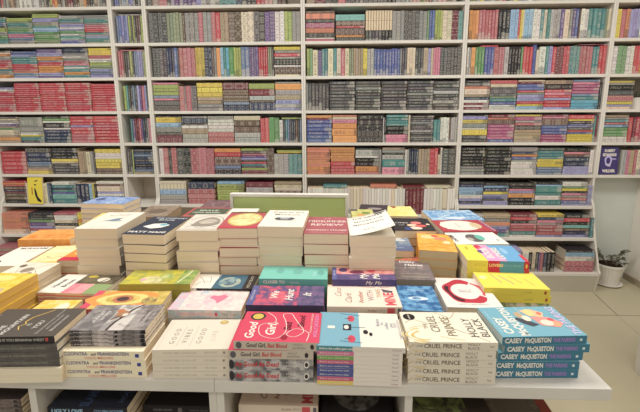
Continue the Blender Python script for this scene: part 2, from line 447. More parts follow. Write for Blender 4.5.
# each line: bay, level, kind, height of a full row in metres, segments
# s<width> a stack of lying books, top to bottom; v<width> upright books; g<width> a gap; + after a v segment: books lying on top
ROWS = [
 ('A', 0, 'paperback', 'g17 | v82/.95 ch2:4 br:3 re:2 gy2:5 tn2:5 br2:4 gy:2 wh8:20 gy2:5 br:2 ch2:4 li:2 re:2 og:3 br2:4 gy2:4 br:3 ma2:5 ch:2 br2:4 | v30/.9 tn2:5 og:2 br2:4 ch2:4 tn:3 gy2:5 ch:3 br:2'),
 ('A', 1, 'slim_book', 's26/.9 gy te2 st2 ch li2 gy2 gr2 te2 gy | s26/.86 li2 sg te2 sg gr2 te pk2 st2 gy2 | s26/.98 li2 la2 gy sg te sk2 gr sg gr2 sg2 | s25/.92 lg2 te2 gy la2 wh la gr2 wh te tq lg bl2 | s25/.92 gy2 te2 gy rs2 re2 te gy la te2 sg'),
 ('A', 2, 'slim_book', 's26/.93 ch pe og gy2 rs2 re2 sa te gy2 og2 | s26/.9 bl2 la te4 re3 rs sa st2 la | s26/.96 pu2 la2 og2 gy re2 og4 la2 pu | s26/.98 na3 gy2 wh gy2 rs2 pk te wh te2 og2 te2 | s24/.98 ye4 rs2 wh2 li2 sg2 la st2 la2'),
 ('A', 3, 'slim_book', 's24/.84 la wh re2 rs re3 rs2 re2 | s26/.98 re14 | s26/.98 re13 | s26/.98 re4 rs re4 rs re3 | s25/.94 re12'),
 ('A', 4, 'storybook', 's24/.95 ch:1 cr:1 gy:1 wh:1 pu:1 tn:1 gr:1 cr2:3 tn:1 og:1.5 tn:1.5 | s25/.93 gy:6 gy:3 lg:1 wh:1 ye:1 te:1.5 te:1 ch:1.5 | s28/.96 bk:1 gr:1.4 wh:1 bk:2.6 wh:1 na4:7 | s24/.96 re3:4 la:1 re2:3 rs3:4 | s26/.96 re3:4 rs:1 re5:7'),
 ('A', 5, 'storybook', 's26/.82 re:1 re5:9 | s25/.94 bk:2* na:2 na:2 st:1 st:1 gy:1 tn:1 ye:1.5 | s28/.94 bk:1 bk3:5 ye:1.6 cr:1 ch4:6 | v18/.82 tn:3 tn2:5 cr:4 gy:3 ch:2 | s27/.9 ye:2* wh:2* wh:1 ye:2* ye2:3 br2:3*'),
 ('A', 6, 'storybook', 's24/.95 re:1 og:1 re:1 br:2 na:1 ma:1 br2:4 bk:2 | v2/.9 cr:2 | g15 | v9/.88 cr:4 st:2 na:2 | s25/.92 wh:2 te:2 na:1 te:1.5 bl:1.5 tq:3 te:3 | v21/.86 na3:13 sk:3 ye:2* bk:2 | s27/.94 wh:1 br:1 cr:2.4 la:1 wh:1 la:1 cr:1.3 la:1'),
 ('A', 7, 'storybook', 's26/.9 sa4 sa4 pe2 | s24/.92 bk:1 bk:1 ch:1 gr:1.2 pu:1.6 la:1 re:1 wh:1.2 | s22/.92 rs:1 wh:1 wh:1 cr:1 bk:1 cr:2 wh:1 | s22/.9 ye:1 ye2:2 og2:2 ye3:4 cr:2'),
 ('A', 8, 'storybook', 's26/.85 rs:1 tn:1 rs:2 ma:1 tn:2 gy:2 | s26/.8 tn:2 re:1 cr:2 gy:2 br:2'),
 ('B', 0, 'comic_volume', 'g2 | v24/.9 bl2:4 gy:2 st2:4 lg:2 bl:2 la:2 ch:2 bk:2 gy:2'),
 ('B', 1, 'comic_volume', 'g2 | v27/.9 st:2.2 bl:2.6 la:2.4 bl:2.4 la:2 li:2 ch:2 li:1.8 ch:2 br2:4.6 li:2.5 + lg:22:1'),
 ('B', 2, 'comic_volume', 'g1 | v28/.88 rs2:4.6 br:2 ch2:4.4 li:2.6 ch:2 st2:4 la2:4 gy:2 li:2 + rs:24:1'),
 ('B', 3, 'comic_volume', 'g3 | v25/.88 li:2 te:2 ch:2 ch:2 st:2 ch:2 la:2.2 pu:2 rs:2.4 la:2 ch:2'),
 ('B', 4, 'comic_volume', 'g7 | v20/.88 te:1.8 pu:2.2 ma:2 ma:2 rs:2 pu:2 na:2 ch:2 gy:1.5 | v4/.88 pk:2.4'),
 ('B', 5, 'comic_volume', 'g1 | v6.5/.9 ch:3 ch:2 li:1.5 | s22/.9 ch:1 na:1 st:1 na:1 ch:1 na:1 bk:1 na:1 st:1 tn:1'),
 ('C', 0, 'hardcover_book', 'g1 | v20/.9 ch:4* ma:6 rs2:7* | v30/.9 ch:3 pu6:22 | v22/.9 la:4 lg4:16 | v16/.9 tq2:14 | v30/.9 na:5* ch2:8 bk:4* re:4 | v24/.9 rs3:10 gy:4 br2:7'),
 ('C', 1, 'hardcover_book', 'g1 | v17/.98 ch4:17* | v15/.98 sg5:15* | v2.4/.98 br:2.4 | v13/.98 gy3:13* | v4/.98 rs:4* | v8/.98 gy2:8* | v4/.98 rs:4* | v4.4/.98 re:4.4 | v8/.98 tn2:8* | v13/.98 br2:12* | v12/.98 cr2:12* | v10/.98 ch2:10* | v9/.98 pu2:9.6* | v9/.98 wh2:9* | v7/.98 li2:7* | v8/.98 gy2:8*'),
 ('C', 2, 'hardcover_book', 'g2 | v20/.98 ch4:14* na2:5 ch:2 | v4/.98 bl:3.4 ch:1.6 | v16/.98 rs4:16* | v8/.98 mu3:9 | v8/.98 na2:7.6* | v4/.98 br:1.6 gy:2.6 | v12/.98 og:3.6 sk:3 te:2.6 aq:3 | v5/.98 gr:4.6 | v7/.98 li3:7 | v8/.98 st2:8 | v9/.98 pu4:9* | v9/.98 re4:9 | v6/.98 sg2:4 ch:2 | s26/.97 ye:1.6* gy:1.4* re:1.6 lg:1 bk:3* wh:.8 br:3.4* cr:1'),
 ('C', 3, 'hardcover_book', 's26/.97 pk:1* li3:5* st:1.4* pk:1 ch2:5* | v19/.86 rs:5.4* gy:1.6 rs:5.4* gy:1.2 ch:4.4* | s26/.95 ye3:7* tn2:3.4 gy2:3.4 | s26/.95 ma:3* br2:5.4* st:1.4* na:2.6* | s26/.92 li:2.4* ma:2.8 lg:2* br:.9 na:3.4* | s26/.97 gy:.8 og:2.7 lg:2.2* tn:2.2* la:1.8 lg:1.6 la:1.2'),
 ('C', 4, 'hardcover_book', 's26/.97 bk:.8 ye:2.6 sk:2 gy:2.6* ch:1.4* ma:1* ma:2.6* | s26/.95 gy:1.2 na:2.4* br:.8 wh:1.5* tn:2.6* lg2:4.2* | s26/.95 gy:1.6* wh4:6* rs2:5* | s26/.95 cr:2* br2:5.6* lg2:4.6* | v9/.88 re2:8.6* | v10/.9 gr2:10 | v4/.8 wh:3.4 | v21/.82 ch:2.6 te:2 st:2 ch:2 na:2 ch:2 br:2 ch:2 st:2 + li:20:1.6'),
 ('C', 5, 'hardcover_book', 'g1 | v28/.94 wh:4 rs:5* bk:3* rs:5* ch:6.6* bk:7* | v23/.94 rs3:23* | s26/.92 og:1.4 re:1.6 br:3.2* st:1.2 bk:2* | s25/.92 li:1.2 ch:1.2 rs:1 pu:1 la:1 ch:1 re:1 te:1 ch:1 li:1 ma:2* | v7/.93 br:6.6* | v15/.74 lg3:14* | v13/.74 te3:13* + mu:25:1.6 li:26:1.2'),
 ('C', 6, 'hardcover_book', 's26/.95 cr:1.2* cr:2.6* sk:2.6* lg:2.4* gy:2* | s28/.92 na:4* rs2:6* rs:3* | s28/.94 sk:1.2 li:2.6 li:2.6 li:2.6 tn:2* | s27/.92 ma:2.4* lg:3* lg:3* gy:2 | s27/.94 tn:1.2* cr:1.2* cr:1.4* br:2.4* cr:1.4* bk:2*'),
 ('D', 0, 'hardcover_book', 'g1 | v7/.9 tn:7* | v9/.9 ma:8.6* | v11/.9 ch2:11* | v6/.9 re:6* | v12/.9 ch3:12* | v24/.9 bk:3 ch5:20* | v10/.9 bk2:7 | v12/.9 gy2:8* te:3 | v20/.9 ma:3 rs2:6 li:3 tn:4 ma:3 | v22/.9 ch:4 rs2:8 tn:4 br:4'),
 ('D', 1, 'hardcover_book', 's29/.97 br:1.4* sa:3* ch:1.8* mg:2.8* sa:2.6* bk:2.4* wh:.8 rs:1.2 | s30/.84 tq:3.4 br:2.8* re:1.2 br:4* og:1 ch:2.2* | v26/.33 ch5:16 bk3:10 | v12/.94 gy3:12* | v14/.94 ch4:14* | v8/.93 gy2:8* | v10/.94 gr:1.6 bl2:5.6 | v7/.94 li3:7.4 | v9/.94 cr2:9* | v6/.92 ma:6* | v5/.92 te:4.6*'),
 ('D', 2, 'paperback', 'g1 | v6/.9 li:3 gr:3* | v5/.85 cr:5 | v4/.85 pu:4* | v6/.9 te2:6 | v5.5/.9 cr:5.5 | v3.5/.9 te:3.2 | v4.5/.9 cr:4.2 | v4.5/.9 rs:4.2 | v4/.9 cr:4 | v4.4/.9 sg2:4.2 | v10/.9 tn4:9.6* | v4/.9 ye:4 | v6/.88 lg2:6.6* | v17/.86 bl6:17.6 | v10/.88 bl3:8 gy:2 | v5/.9 ch2:5 | v9/.9 cr3:8 | v8/.9 ch3:8 | v5/.9 tn:4.4 | v3.4/.88 la:3 | v9/.9 cr:2* pk3:7* | v20/.9 ch6:20*'),
 ('D', 3, 'comic_volume', 'v25/.92 gy:2 ch6:20 | s24.5/.97 ch9 | s24.5/.97 ch2 gy ch7 | s24.5/.97 ch9 | s24.5/.97 ch4 gy ch5 | s24/.96 ch3 lg ch2 lg ch2'),
 ('D', 4, 'novel', 's26/.97 og:1.2* ma:.7 bl6:9 | s25/.97 sa:.8* cr:1.2 pk:1.6 og:2.4* og2:6 | s26/.97 bk:2 bk4:9.6* | v4/.9 wh:1 bk:2 | s22/.97 te4:5.6 bk:2.4 bk:2 pk2:4 | v2/.96 cr:2 | s23/.94 ch3 gy ch3 lg ch2 gy ch2 | v7/.8 te2:6.8 | v9/.88 wh3:8.6 | v3/.9 br:1.8 | v6/.88 lg3:6'),
 ('D', 5, 'comic_volume', 's24/.96 sa4 sa4 og sa2 | s25/.96 og4:5* og:1.6* re:2 re2:2.6* re:1.4* | s25/.94 bk:.8 lg:3 wh:.8 bk2:4 og:2.6 rs:1.2* | v3/.9 lg:1 ch:1.4 | s23/.95 tn:1 gy:1* bk:.8 lg:1.8 te:3 pk:2.8 | v4/.88 wh:2* lg:2 | v9/.9 na4:9.4 | v11/.9 tn4:11.4* | v8/.92 re:4.6* re:3.6 | v3/.7 cr:2.6 | v2/.95 wh:1.6 | v13/.9 ch2:13*'),
 ('D', 6, 'novel', 'g1 | v60/.99 wh16:46= cr4:14= + te:24:2.4 | v46/.99 wh10:30= cr:4= wh4:11= + sa:26:2.6 | v20/.99 ma5:20 + ma:22:1.6 | v30/.99 wh6:20= cr:5= wh3:8= + cr:26:1.4'),
 ('E', 0, 'paperback', 'g1 | v24/.9 li2:5 pu:3 ye:3 gy2:6 wh:3 | v24/.9 tn2:6 re:3 bk2:6 ye:3 li:3 | v28/.9 bl2:6 wh:3 br2:6 cr2:6 gy:3 | v24/.9 ye2:6 te:3 wh2:6 ch2:6 | v16/.9 re2:6 bk:3 te:3'),
 ('E', 1, 'paperback', 'g1 | v9/.93 og3:9.6 | v18/.93 rs6:18.6 | v11/.93 bk3:11.6 | v5/.93 sk:5 | v7/.93 sk:3 re:2 ye:2 | v9/.93 cr:2 sk2:8 | v7/.93 wh2:7 | v4/.93 te:3.4 | v4/.93 cr:3 | v4/.93 te:3.4 | v9/.93 lg3:9.6 | v4/.93 pu:3.6 | v6/.93 cr:5 | v10/.93 gy:3 pu:3 bl:3 br:1.6 | v8/.93 wh2:7.6 | v15/.93 te4:16 | v5/.93 sg:2.4 cr:2.6'),
 ('E', 2, 'paperback', 'g1 | v4/.9 wh:2 gy:2 | v4/.9 og:4 | v9/.9 gr3:9 | v9/.9 bl3:9 + re:16:1.4 | v10/.9 rs2:10* | v4/.9 lg:4 | v11/.9 bk4:12 | v2/.9 gr:2 | v9/.9 re3:9 | v4/.95 bl:3.4 | v3/.8 cr:3 | v6/.9 wh:6 | v6/.9 te:3 la:3.4 | v4/.88 re:3.6 | v8/.9 ma2:7* | v5/.9 re2:5.6* | v10/.9 te3:10* | v12/.9 rs4:12* | v6/.88 te2:6 | v8/.92 re2:7 + ma:26:1.2'),
 ('E', 3, 'paperback', 's25/.97 bk:1 ch:2 sa:1.3 cr:3 tn:1.2 na:1.4 wh:1.6 ma:1.2 wh:1 ma:1.4 | s26/.97 re:2* cr:1.6 ch:1.4* ch:2* ch:1.4* sg:1 te:2 bl:1.6 wh:1 lg:1.6 | s26/.97 cr:.8 ma:1.2 bl2:3.4 re:1.2 sg:1 la2:3.6 re:1.4 ye:1.2 sk:1.8 | s26/.96 tn:2 bk:2.6 re:1.4 pk:1.4 re:1.4 la:1.2 re2:3.4 la:1.2 | s26/.97 st:1.2 pk:1.2 mg3:4.4 st:1.4 te:1.8 aq3:4.6 | v3/.9 bk:2.6'),
 ('E', 4, 'novel', 's25/.96 bk:.8 la:2 mu:2.2 gy:2.6* wh:.8 ye:3.4* ch2:4 | s26/.97 ma:1.6 sa:1 br:2.4* mg4:6.4 pk:1 bl:1.6 | s26/.96 mu:1 mg:2 lg:1 rs:1.6 ch:2* tn4:6.4 | s25/.96 ma:1 pk:1 br:3.4* bl3:4.4 mg3:4 | s25/.94 re:2.4 ye:1 ch:1.6 bl:1 la:1 ch:1.6 re:1 bl:1.2 ye4:4.6* | v5/.9 te:2 ma:2'),
 ('E', 5, 'novel', 's25/.96 bk6:7.4 gy3:3.4 | s26/.96 bk8:11 | s26/.96 gy:2 na:1 og:1 bl:1.2 gy:.8 wh4:5.6 | s26/.94 ch:1.4 te3:4.4 ye3:4 st3:4 | s26/.94 bk:2 pk:1.2 br:1.2 na2:4.4 la3:4 | v5/.88 wh:4'),
 ('E', 6, 'novel', 's24/.96 bk:1.2 na:2 sk2:4.6 wh:2 la:1.6 na:1.6 la:.8 | s25/.95 bk:1.6 sk:1 na:1.8 ye:1.4 la:1 bl:1 ch:1 la:2 | s26/.93 bk:2* bk:1.6 pk:1.2 la:1.4 og:2.6 bk2:4.4 | s26/.96 bk:1.4 sk:1 te:3.4 te:1.6 wh:2.4 te:3 | s25/.95 wh:2 gr:1 ye:1.2 bk:1 pk:1.2 gy:1 rs:1.4 bl:1.4 la:1 | v5/.85 la:4*'),
 ('E', 7, 'novel', 's24/.9 lg:2 pu:2 wh:2 te:2 gy:3 | s26/.92 tn:2 gy:2 sa:2 la:2 pu:2 te:2 | s26/.95 ma:1.4 re:1.6 bk:1.4 pk:1 rs:1.6 rs:1.2 te:1.8 wh:1 | s26/.95 ye:1.4 na:1.4 pk:1.2 lg:1 rs:1.6 rs2:3 la:1 | s26/.94 bk:1.6 re:1.8 bk:1.4 tq:1.4 br:1.4 na:1.6 la:1.2 | v4/.85 te:3'),
 ('E', 8, 'novel', 's26/.85 la:2 rs:1.4 te:1.4 pu:2 wh:3 | s26/.9 la:1.4 rs:1.4 la:2 st:1.4 wh:4 | v30/.82 wh2:5 bk:3.2 cr:3 ch:2.4 pu:1.6 rs:2.6 na:3 bk2:7 | g6 | s30/.9 bk:1.4 sk2:2.6 wh2:3 rs2:7*'),
 ('F', 0, 'paperback', 'g1 | v40/.9 ye:4 wh:4 te2:8 ch:4 re2:8 wh:4'),
 ('F', 1, 'paperback', 'g1 | v8/.9 ye:4 rs:4 | v4/.9 sa:3.6 | v10/.9 la3:9.6 | v5/.9 wh:4 | v18/.9 sg:4 wh:4 re:4 ch:4 + na:20:1.2'),
 ('F', 2, 'paperback', 'g1 | v5/.9 wh:4.4* | v9/.9 gr2:8.4* | v8/.9 wh2:7* | v7/.9 re2:6.4 | v8/.9 ye2:8 | v8/.9 tn2:7'),
 ('F', 3, 'novel', 's25/.93 mu:1 gy:1 bk:2.4 ch:2.4 rs:2.8* ye:1.4* la:1* pe:1.2'),
 ('F', 4, 'novel', 's24/.93 tn:1 gy:1 te:1.2 rs:1 sk:1.2 gr3:4 wh2:2.6* | v16/.86 re:4 ma:3 re:4 rs:4'),
 ('F', 5, 'novel', 'g22 | v9/.86 lg2:4.6* pk:3 | v16/.86 tn:4 rs:3 cr:4 pu:4'),
]
SHELFNAME = {0: 'cut-off topmost shelf', 1: 'highest full shelf', 2: 'second full shelf', 3: 'third full shelf', 4: 'fourth full shelf', 5: 'fifth full shelf',
             6: 'sixth full shelf', 7: 'seventh full shelf', 8: 'lowest shelf'}
PX = 0.00775
FULL = 0.208
MASS_ROWS = {('E', 0), ('A', 0), ('F', 0), ('E', 1), ('E', 2), ('F', 1), ('F', 2), ('E', 3), ('D', 2), ('F', 3), ('F', 4)}
def fill_row(bay, lev, kind, txt):
    bi = BAYS.index(bay)
    xa, xb = BX[bi] + 0.018, BX[bi + 1] - 0.018
    z0 = level(bay, lev) + 0.0003
    zu = (2.392 if lev == 0 else LV[lev - 1]) - BT
    room = zu - z0 - 0.006
    segs = [s.strip() for s in txt.split('|')]
    def width(s):
        h = s.split()[0]
        if h[0] == 'g':
            return float(h[1:])
        w = float(h[1:].split('/')[0])
        if h[0] == 'v':
            body = s.split('+')[0].split(None, 1)[1]
            w = sum(i[1] for i in parse_items(body)) * 1.0
        return w
    tot = sum(width(s) for s in segs)
    unit = min((xb - xa) / tot, PX * 1.12)
    if bay in 'F' and lev:
        unit = PX
    x = xa
    vs, ss = 0, 0
    grp = 'books on the %s of the %s' % (SHELFNAME[lev], BAYNAME[bay])
    mass = (bay, lev) in MASS_ROWS
    for s in segs:
        hdr = s.split()[0]
        w = width(s) * unit
        if x + w > xb + 0.004:
            break
        if hdr[0] == 'g':
            x += w; continue
        hf = float(hdr.split('/')[1])
        body = s.split(None, 1)[1]
        tops = ''
        if '+' in body:
            body, tops = body.split('+')
        items = parse_items(body)
        fy = front_y(z0 + 0.1) if lev < 6 else front_y(z0 + 0.01) 
        lean = lev >= 6
        H = min(room, FULL * 1.06 if lev < 6 else 0.19) * hf
        if (bay, lev) == ('D', 6):
            H = 0.205
        if hdr[0] == 'v':
            H = min(H, 0.214)
            xx = x
            top_z = z0 + H
            for cc, t, deco in items:
                tk = t * unit - 0.0012
                vs += 1
                h = H * random.uniform(0.975, 1.0)
                W = random.uniform(0.128, 0.138)
                y = fy + 0.012 + random.uniform(0, 0.006) + W / 2
                adj = 'ornate ' if deco == 0.5 else ''
                lab = '%s%s %s standing %s along the %s, %s' % (adj, CNAME[cc], KINDNAME[kind], ordinal(vs), SHELFNAME[lev], BAYNAME[bay])
                shelf_book(kind, cc, (xx + 0.0003, y, z0 + h / 2), h, W, tk, (0, math.pi / 2, 0), lab, grp, deco or 1.0, mass)
                xx += t * unit
            SEGX[(bay, lev, segs.index(s))] = (x, xx, top_z)
            if tops:
                zc = top_z + 0.001
                for k, tt in enumerate(tops.split()):
                    cc, wd, th = tt.split(':')
                    th = float(th) * PX
                    Lb = min(0.2, float(wd) * PX)
                    if zc + th > zu:
                        th = zu - zc - 0.002
                    if th < 0.004:
                        break
                    xc = min(max((x + xx) / 2, xa + Lb / 2), xb - Lb / 2)
                    shelf_book(kind, cc, (xc, fy + 0.09, zc), Lb, 0.13, th, (0, 0, 0),
                               '%s %s lying atop the upright books, %s, %s, %s' % (CNAME[cc], KINDNAME[kind], ['under another', 'uppermost'][k == len(tops.split()) - 1] if len(tops.split()) > 1 else 'alone', SHELFNAME[lev], BAYNAME[bay]), grp, 1.0, mass)
                    zc += th + 0.0005
            x += w
        else:
            ss += 1
            tsum = sum(i[1] for i in items)
            zc = z0 + H
            L0 = min(w - 0.003, 0.215)
            n = len(items)
            for k, (cc, t, deco) in enumerate(items):
                tk = t / tsum * H
                zc -= tk
                L = L0 * random.uniform(0.965, 1.0)
                W = random.uniform(0.126, 0.14)
                yy = front_y(zc) + 0.012 + random.uniform(0, 0.006) + W / 2
                if lev >= 6:
                    yy = fy + 0.02 + W / 2 + random.uniform(0, 0.004)
                adj = 'ornate ' if deco == 0.5 else ''
                lab = '%s%s %s lying %s down, %s stack, %s, %s' % (adj, CNAME[cc], KINDNAME[kind], ordinal(k + 1), ordinal(ss), SHELFNAME[lev], BAYNAME[bay])
                shelf_book(kind, cc, (x + w / 2 + random.uniform(-0.002, 0.002), yy, zc + 0.0002), L, W, tk - 0.0014, (0, 0, random.uniform(-0.006, 0.006)), lab, grp, deco or 1.0, mass)
            x += w
for r in ROWS:
    fill_row(*r)
# small cream volumes shelved page-side out, two tiers on the dark row of the black series bay
def page_out(x0, n, w, z, h, tier):
    for k in range(n):
        v, f, fm, sp = cell_book(h, .11, w - .0014, .0014, .0005, .004, .001)
        me = bpy.data.meshes.new('closed_book')
        me.from_pydata(v, [], f)
        me.materials.append(M_((176, 164, 148))); me.materials.append(PAGES)
        me.polygons.foreach_set('material_index', fm)
        o = link(bpy.data.objects.new('comic_volume', me))  # books of unknown kind, only filed under the comic volume name
        o.location = (x0 + k * w + .0004, 3.0 + .016 + .055, z + h / 2)
        o.rotation_euler = (0, -math.pi / 2, math.pi)
        tag(o, 'small cream volume shelved pages outward, %s along the %s tier, highest full shelf' % (ordinal(k + 1), tier), 'book', 'cream books shelved pages outward')

sx0, sx1, sz = SEGX[('D', 1, 2)]
page_out(sx0, 10, (sx1 - sx0) / 10, sz + .0008, .068, 'lower')
page_out(sx0, 10, (sx1 - sx0) / 10, sz + .0694, .068, 'upper')

def flush_mass():
    me0, v, f, fm, sp = unit_book(False)
    V, Fc, FM, cols, seeds, uvs = [], [], [], [], [], []
    for M, c, s in MASS:
        b = len(V)
        V += [tuple(M @ Vector(p)) for p in v]
        for q, m, isp in zip(f, fm, sp):
            Fc.append([b + i for i in q]); FM.append(m)
            for i in q:
                cols += list(c); seeds.append(s)
                uvs += [v[i][0] + 0.5, v[i][2]] if isp else [3 + v[i][0], 3 + v[i][1]]
    me = bpy.data.meshes.new('massed_paperbacks')
    me.from_pydata(V, [], Fc)
    me.materials.append(COVER_MASS); me.materials.append(PAGES)
    me.polygons.foreach_set('material_index', FM)
    me.uv_layers.new(name='UVMap').data.foreach_set('uv', uvs)
    me.attributes.new('tint', 'FLOAT_COLOR', 'CORNER').data.foreach_set('color', cols)
    me.attributes.new('seed', 'FLOAT', 'CORNER').data.foreach_set('value', seeds)
    o = link(bpy.data.objects.new('paperbacks_on_high_shelves', me))
    tag(o, 'many small paperbacks filling the upper shelves of the white bookcases', 'books', kind='stuff')
if MASS:
    flush_mass()

# ---------------------------------------------------------------- display table
TX0, TX1, TY0, TY1 = -2.10, 0.632, 0.807, 1.93
for k, (a, b) in enumerate(((-0.279, TX1), (-1.25, -0.2795))):
    o = empty('display_table', (a, TY0, 0))
    w, d = b - a, TY1 - TY0
    tag(o, ['white laminate display table carrying the teal and cream paperback stacks', 'white laminate display table carrying the tall page-edge stacks',
            'white laminate display table mostly cut off by the frame'][k], 'table', 'white display tables')
    box('table_top', 0, w, 0, d, T - 0.030, T, TABLE, o, 0.0015)
    box('lower_shelf', 0.02, w - 0.02, 0.03, d - 0.03, 0.42, 0.445, TABLE, o)
    box('base_panel', 0.02, w - 0.03, 0.05, d - 0.05, 0.0, 0.4195, TABLE, o)
    x0 = 0.0
    for xx in ((0.0, 0.018), (0.448 + 0.06 * k, 0.466 + 0.06 * k)) + (((w - 0.018, w),) if k else ()):
        box('upright_panel', xx[0], xx[1], 0.012, d - 0.02, 0.4455, T - 0.0305, TABLE, o)
    if k == 0:
        box('upright_panel', w - 0.12, w - 0.102, 0.35, d - 0.02, 0.4455, T - 0.0305, TABLE, o)

# ---------------------------------------------------------------- lettering and cover prints
FONT = {}
def text_mesh(body, size, shear=0.0, bold=0.0, align='CENTER', sx=1.0, spacing=1.0):
    key = (body, size, shear, bold, align, sx, spacing)
    if key in FONT:
        return FONT[key]
    cu = bpy.data.curves.new('lettering', 'FONT')
    cu.body = body
    cu.size = size
    cu.shear = shear
    cu.offset = bold
    cu.align_x = align
    cu.align_y = 'CENTER'
    cu.resolution_u = 2
    cu.space_character = spacing
    o = bpy.data.objects.new('lettering', cu)
    COL.objects.link(o)
    dg = bpy.context.evaluated_depsgraph_get()
    me = bpy.data.meshes.new_from_object(o.evaluated_get(dg))
    bpy.data.objects.remove(o)
    bpy.data.curves.remove(cu)
    v = [(p.co.x * sx, p.co.y) for p in me.vertices]
    f = [tuple(p.vertices) for p in me.polygons]
    bpy.data.meshes.remove(me)
    FONT[key] = (v, f)
    return FONT[key]

class Print:
    """flat ink shapes gathered into one part; layers are lifted a few hundredths of a millimetre apart"""
    def __init__(s):
        s.v, s.f, s.m, s.mats = [], [], [], []
    def mi(s, m):
        if m not in s.mats:
            s.mats.append(m)
        return s.mats.index(m)
    def add(s, v, f, m):
        b = len(s.v)
        s.v += v
        s.f += [tuple(b + i for i in q) for q in f]
        s.m += [s.mi(m)] * len(f)
    def build(s, name, parent):
        if not s.v:
            return None
        return mesh_obj(name, s.v, s.f, s.mats, parent, s.m)

def shape_points(it):
    k = it[0]
    if k == 'r':
        _, u0, v0, u1, v1, c = it
        return [([(u0, v0), (u1, v0), (u1, v1), (u0, v1)], [(0, 1, 2, 3)])], c
    if k == 'e':
        _, u, v, ru, rv, c = it
        n = 20
        return [([(u + ru * math.cos(2 * math.pi * i / n), v + rv * math.sin(2 * math.pi * i / n)) for i in range(n)], [tuple(range(n))])], c
    if k == 'ring':
        _, u, v, r0, r1, c = it[:6]
        a0, a1 = it[6:8] if len(it) > 6 else (0, 360)
        n = 28
        pts, fc = [], []
        for i in range(n + 1):
            a = math.radians(a0 + (a1 - a0) * i / n)
            wob = 1 + 0.06 * math.sin(5 * a)
            pts += [(u + r0 * math.cos(a), v + r0 * math.sin(a)), (u + r1 * wob * math.cos(a), v + r1 * wob * math.sin(a))]
        for i in range(n):
            fc.append((2 * i, 2 * i + 1, 2 * i + 3, 2 * i + 2))
        return [(pts, fc)], c
    if k == 'p':
        return [(list(it[1]), [tuple(range(len(it[1])))])], it[2]
    if k == 'l':        # polyline with width
        _, pts, w, c = it
        w = max(w * 2.2, .009)
        out, fc = [], []
        for i, (x, y) in enumerate(pts):
            a = pts[max(0, i - 1)]; b = pts[min(len(pts) - 1, i + 1)]
            d = Vector((b[0] - a[0], b[1] - a[1])).normalized()
            out += [(x + d.y * w / 2, y - d.x * w / 2), (x - d.y * w / 2, y + d.x * w / 2)]
        for i in range(len(pts) - 1):
            fc.append((2 * i, 2 * i + 2, 2 * i + 3, 2 * i + 1))
        return [(out, fc)], c

def spline(pts, n=6):
    out = []
    for i in range(len(pts) - 1):
        p0 = pts[max(0, i - 1)]; p1 = pts[i]; p2 = pts[i + 1]; p3 = pts[min(len(pts) - 1, i + 2)]
        for k in range(n):
            t = k / n
            out.append(tuple(0.5 * ((2 * p1[j]) + (-p0[j] + p2[j]) * t + (2 * p0[j] - 5 * p1[j] + 4 * p2[j] - p3[j]) * t * t + (-p0[j] + 3 * p1[j] - 3 * p2[j] + p3[j]) * t ** 3) for j in (0, 1)))
    out.append(pts[-1])
    return out

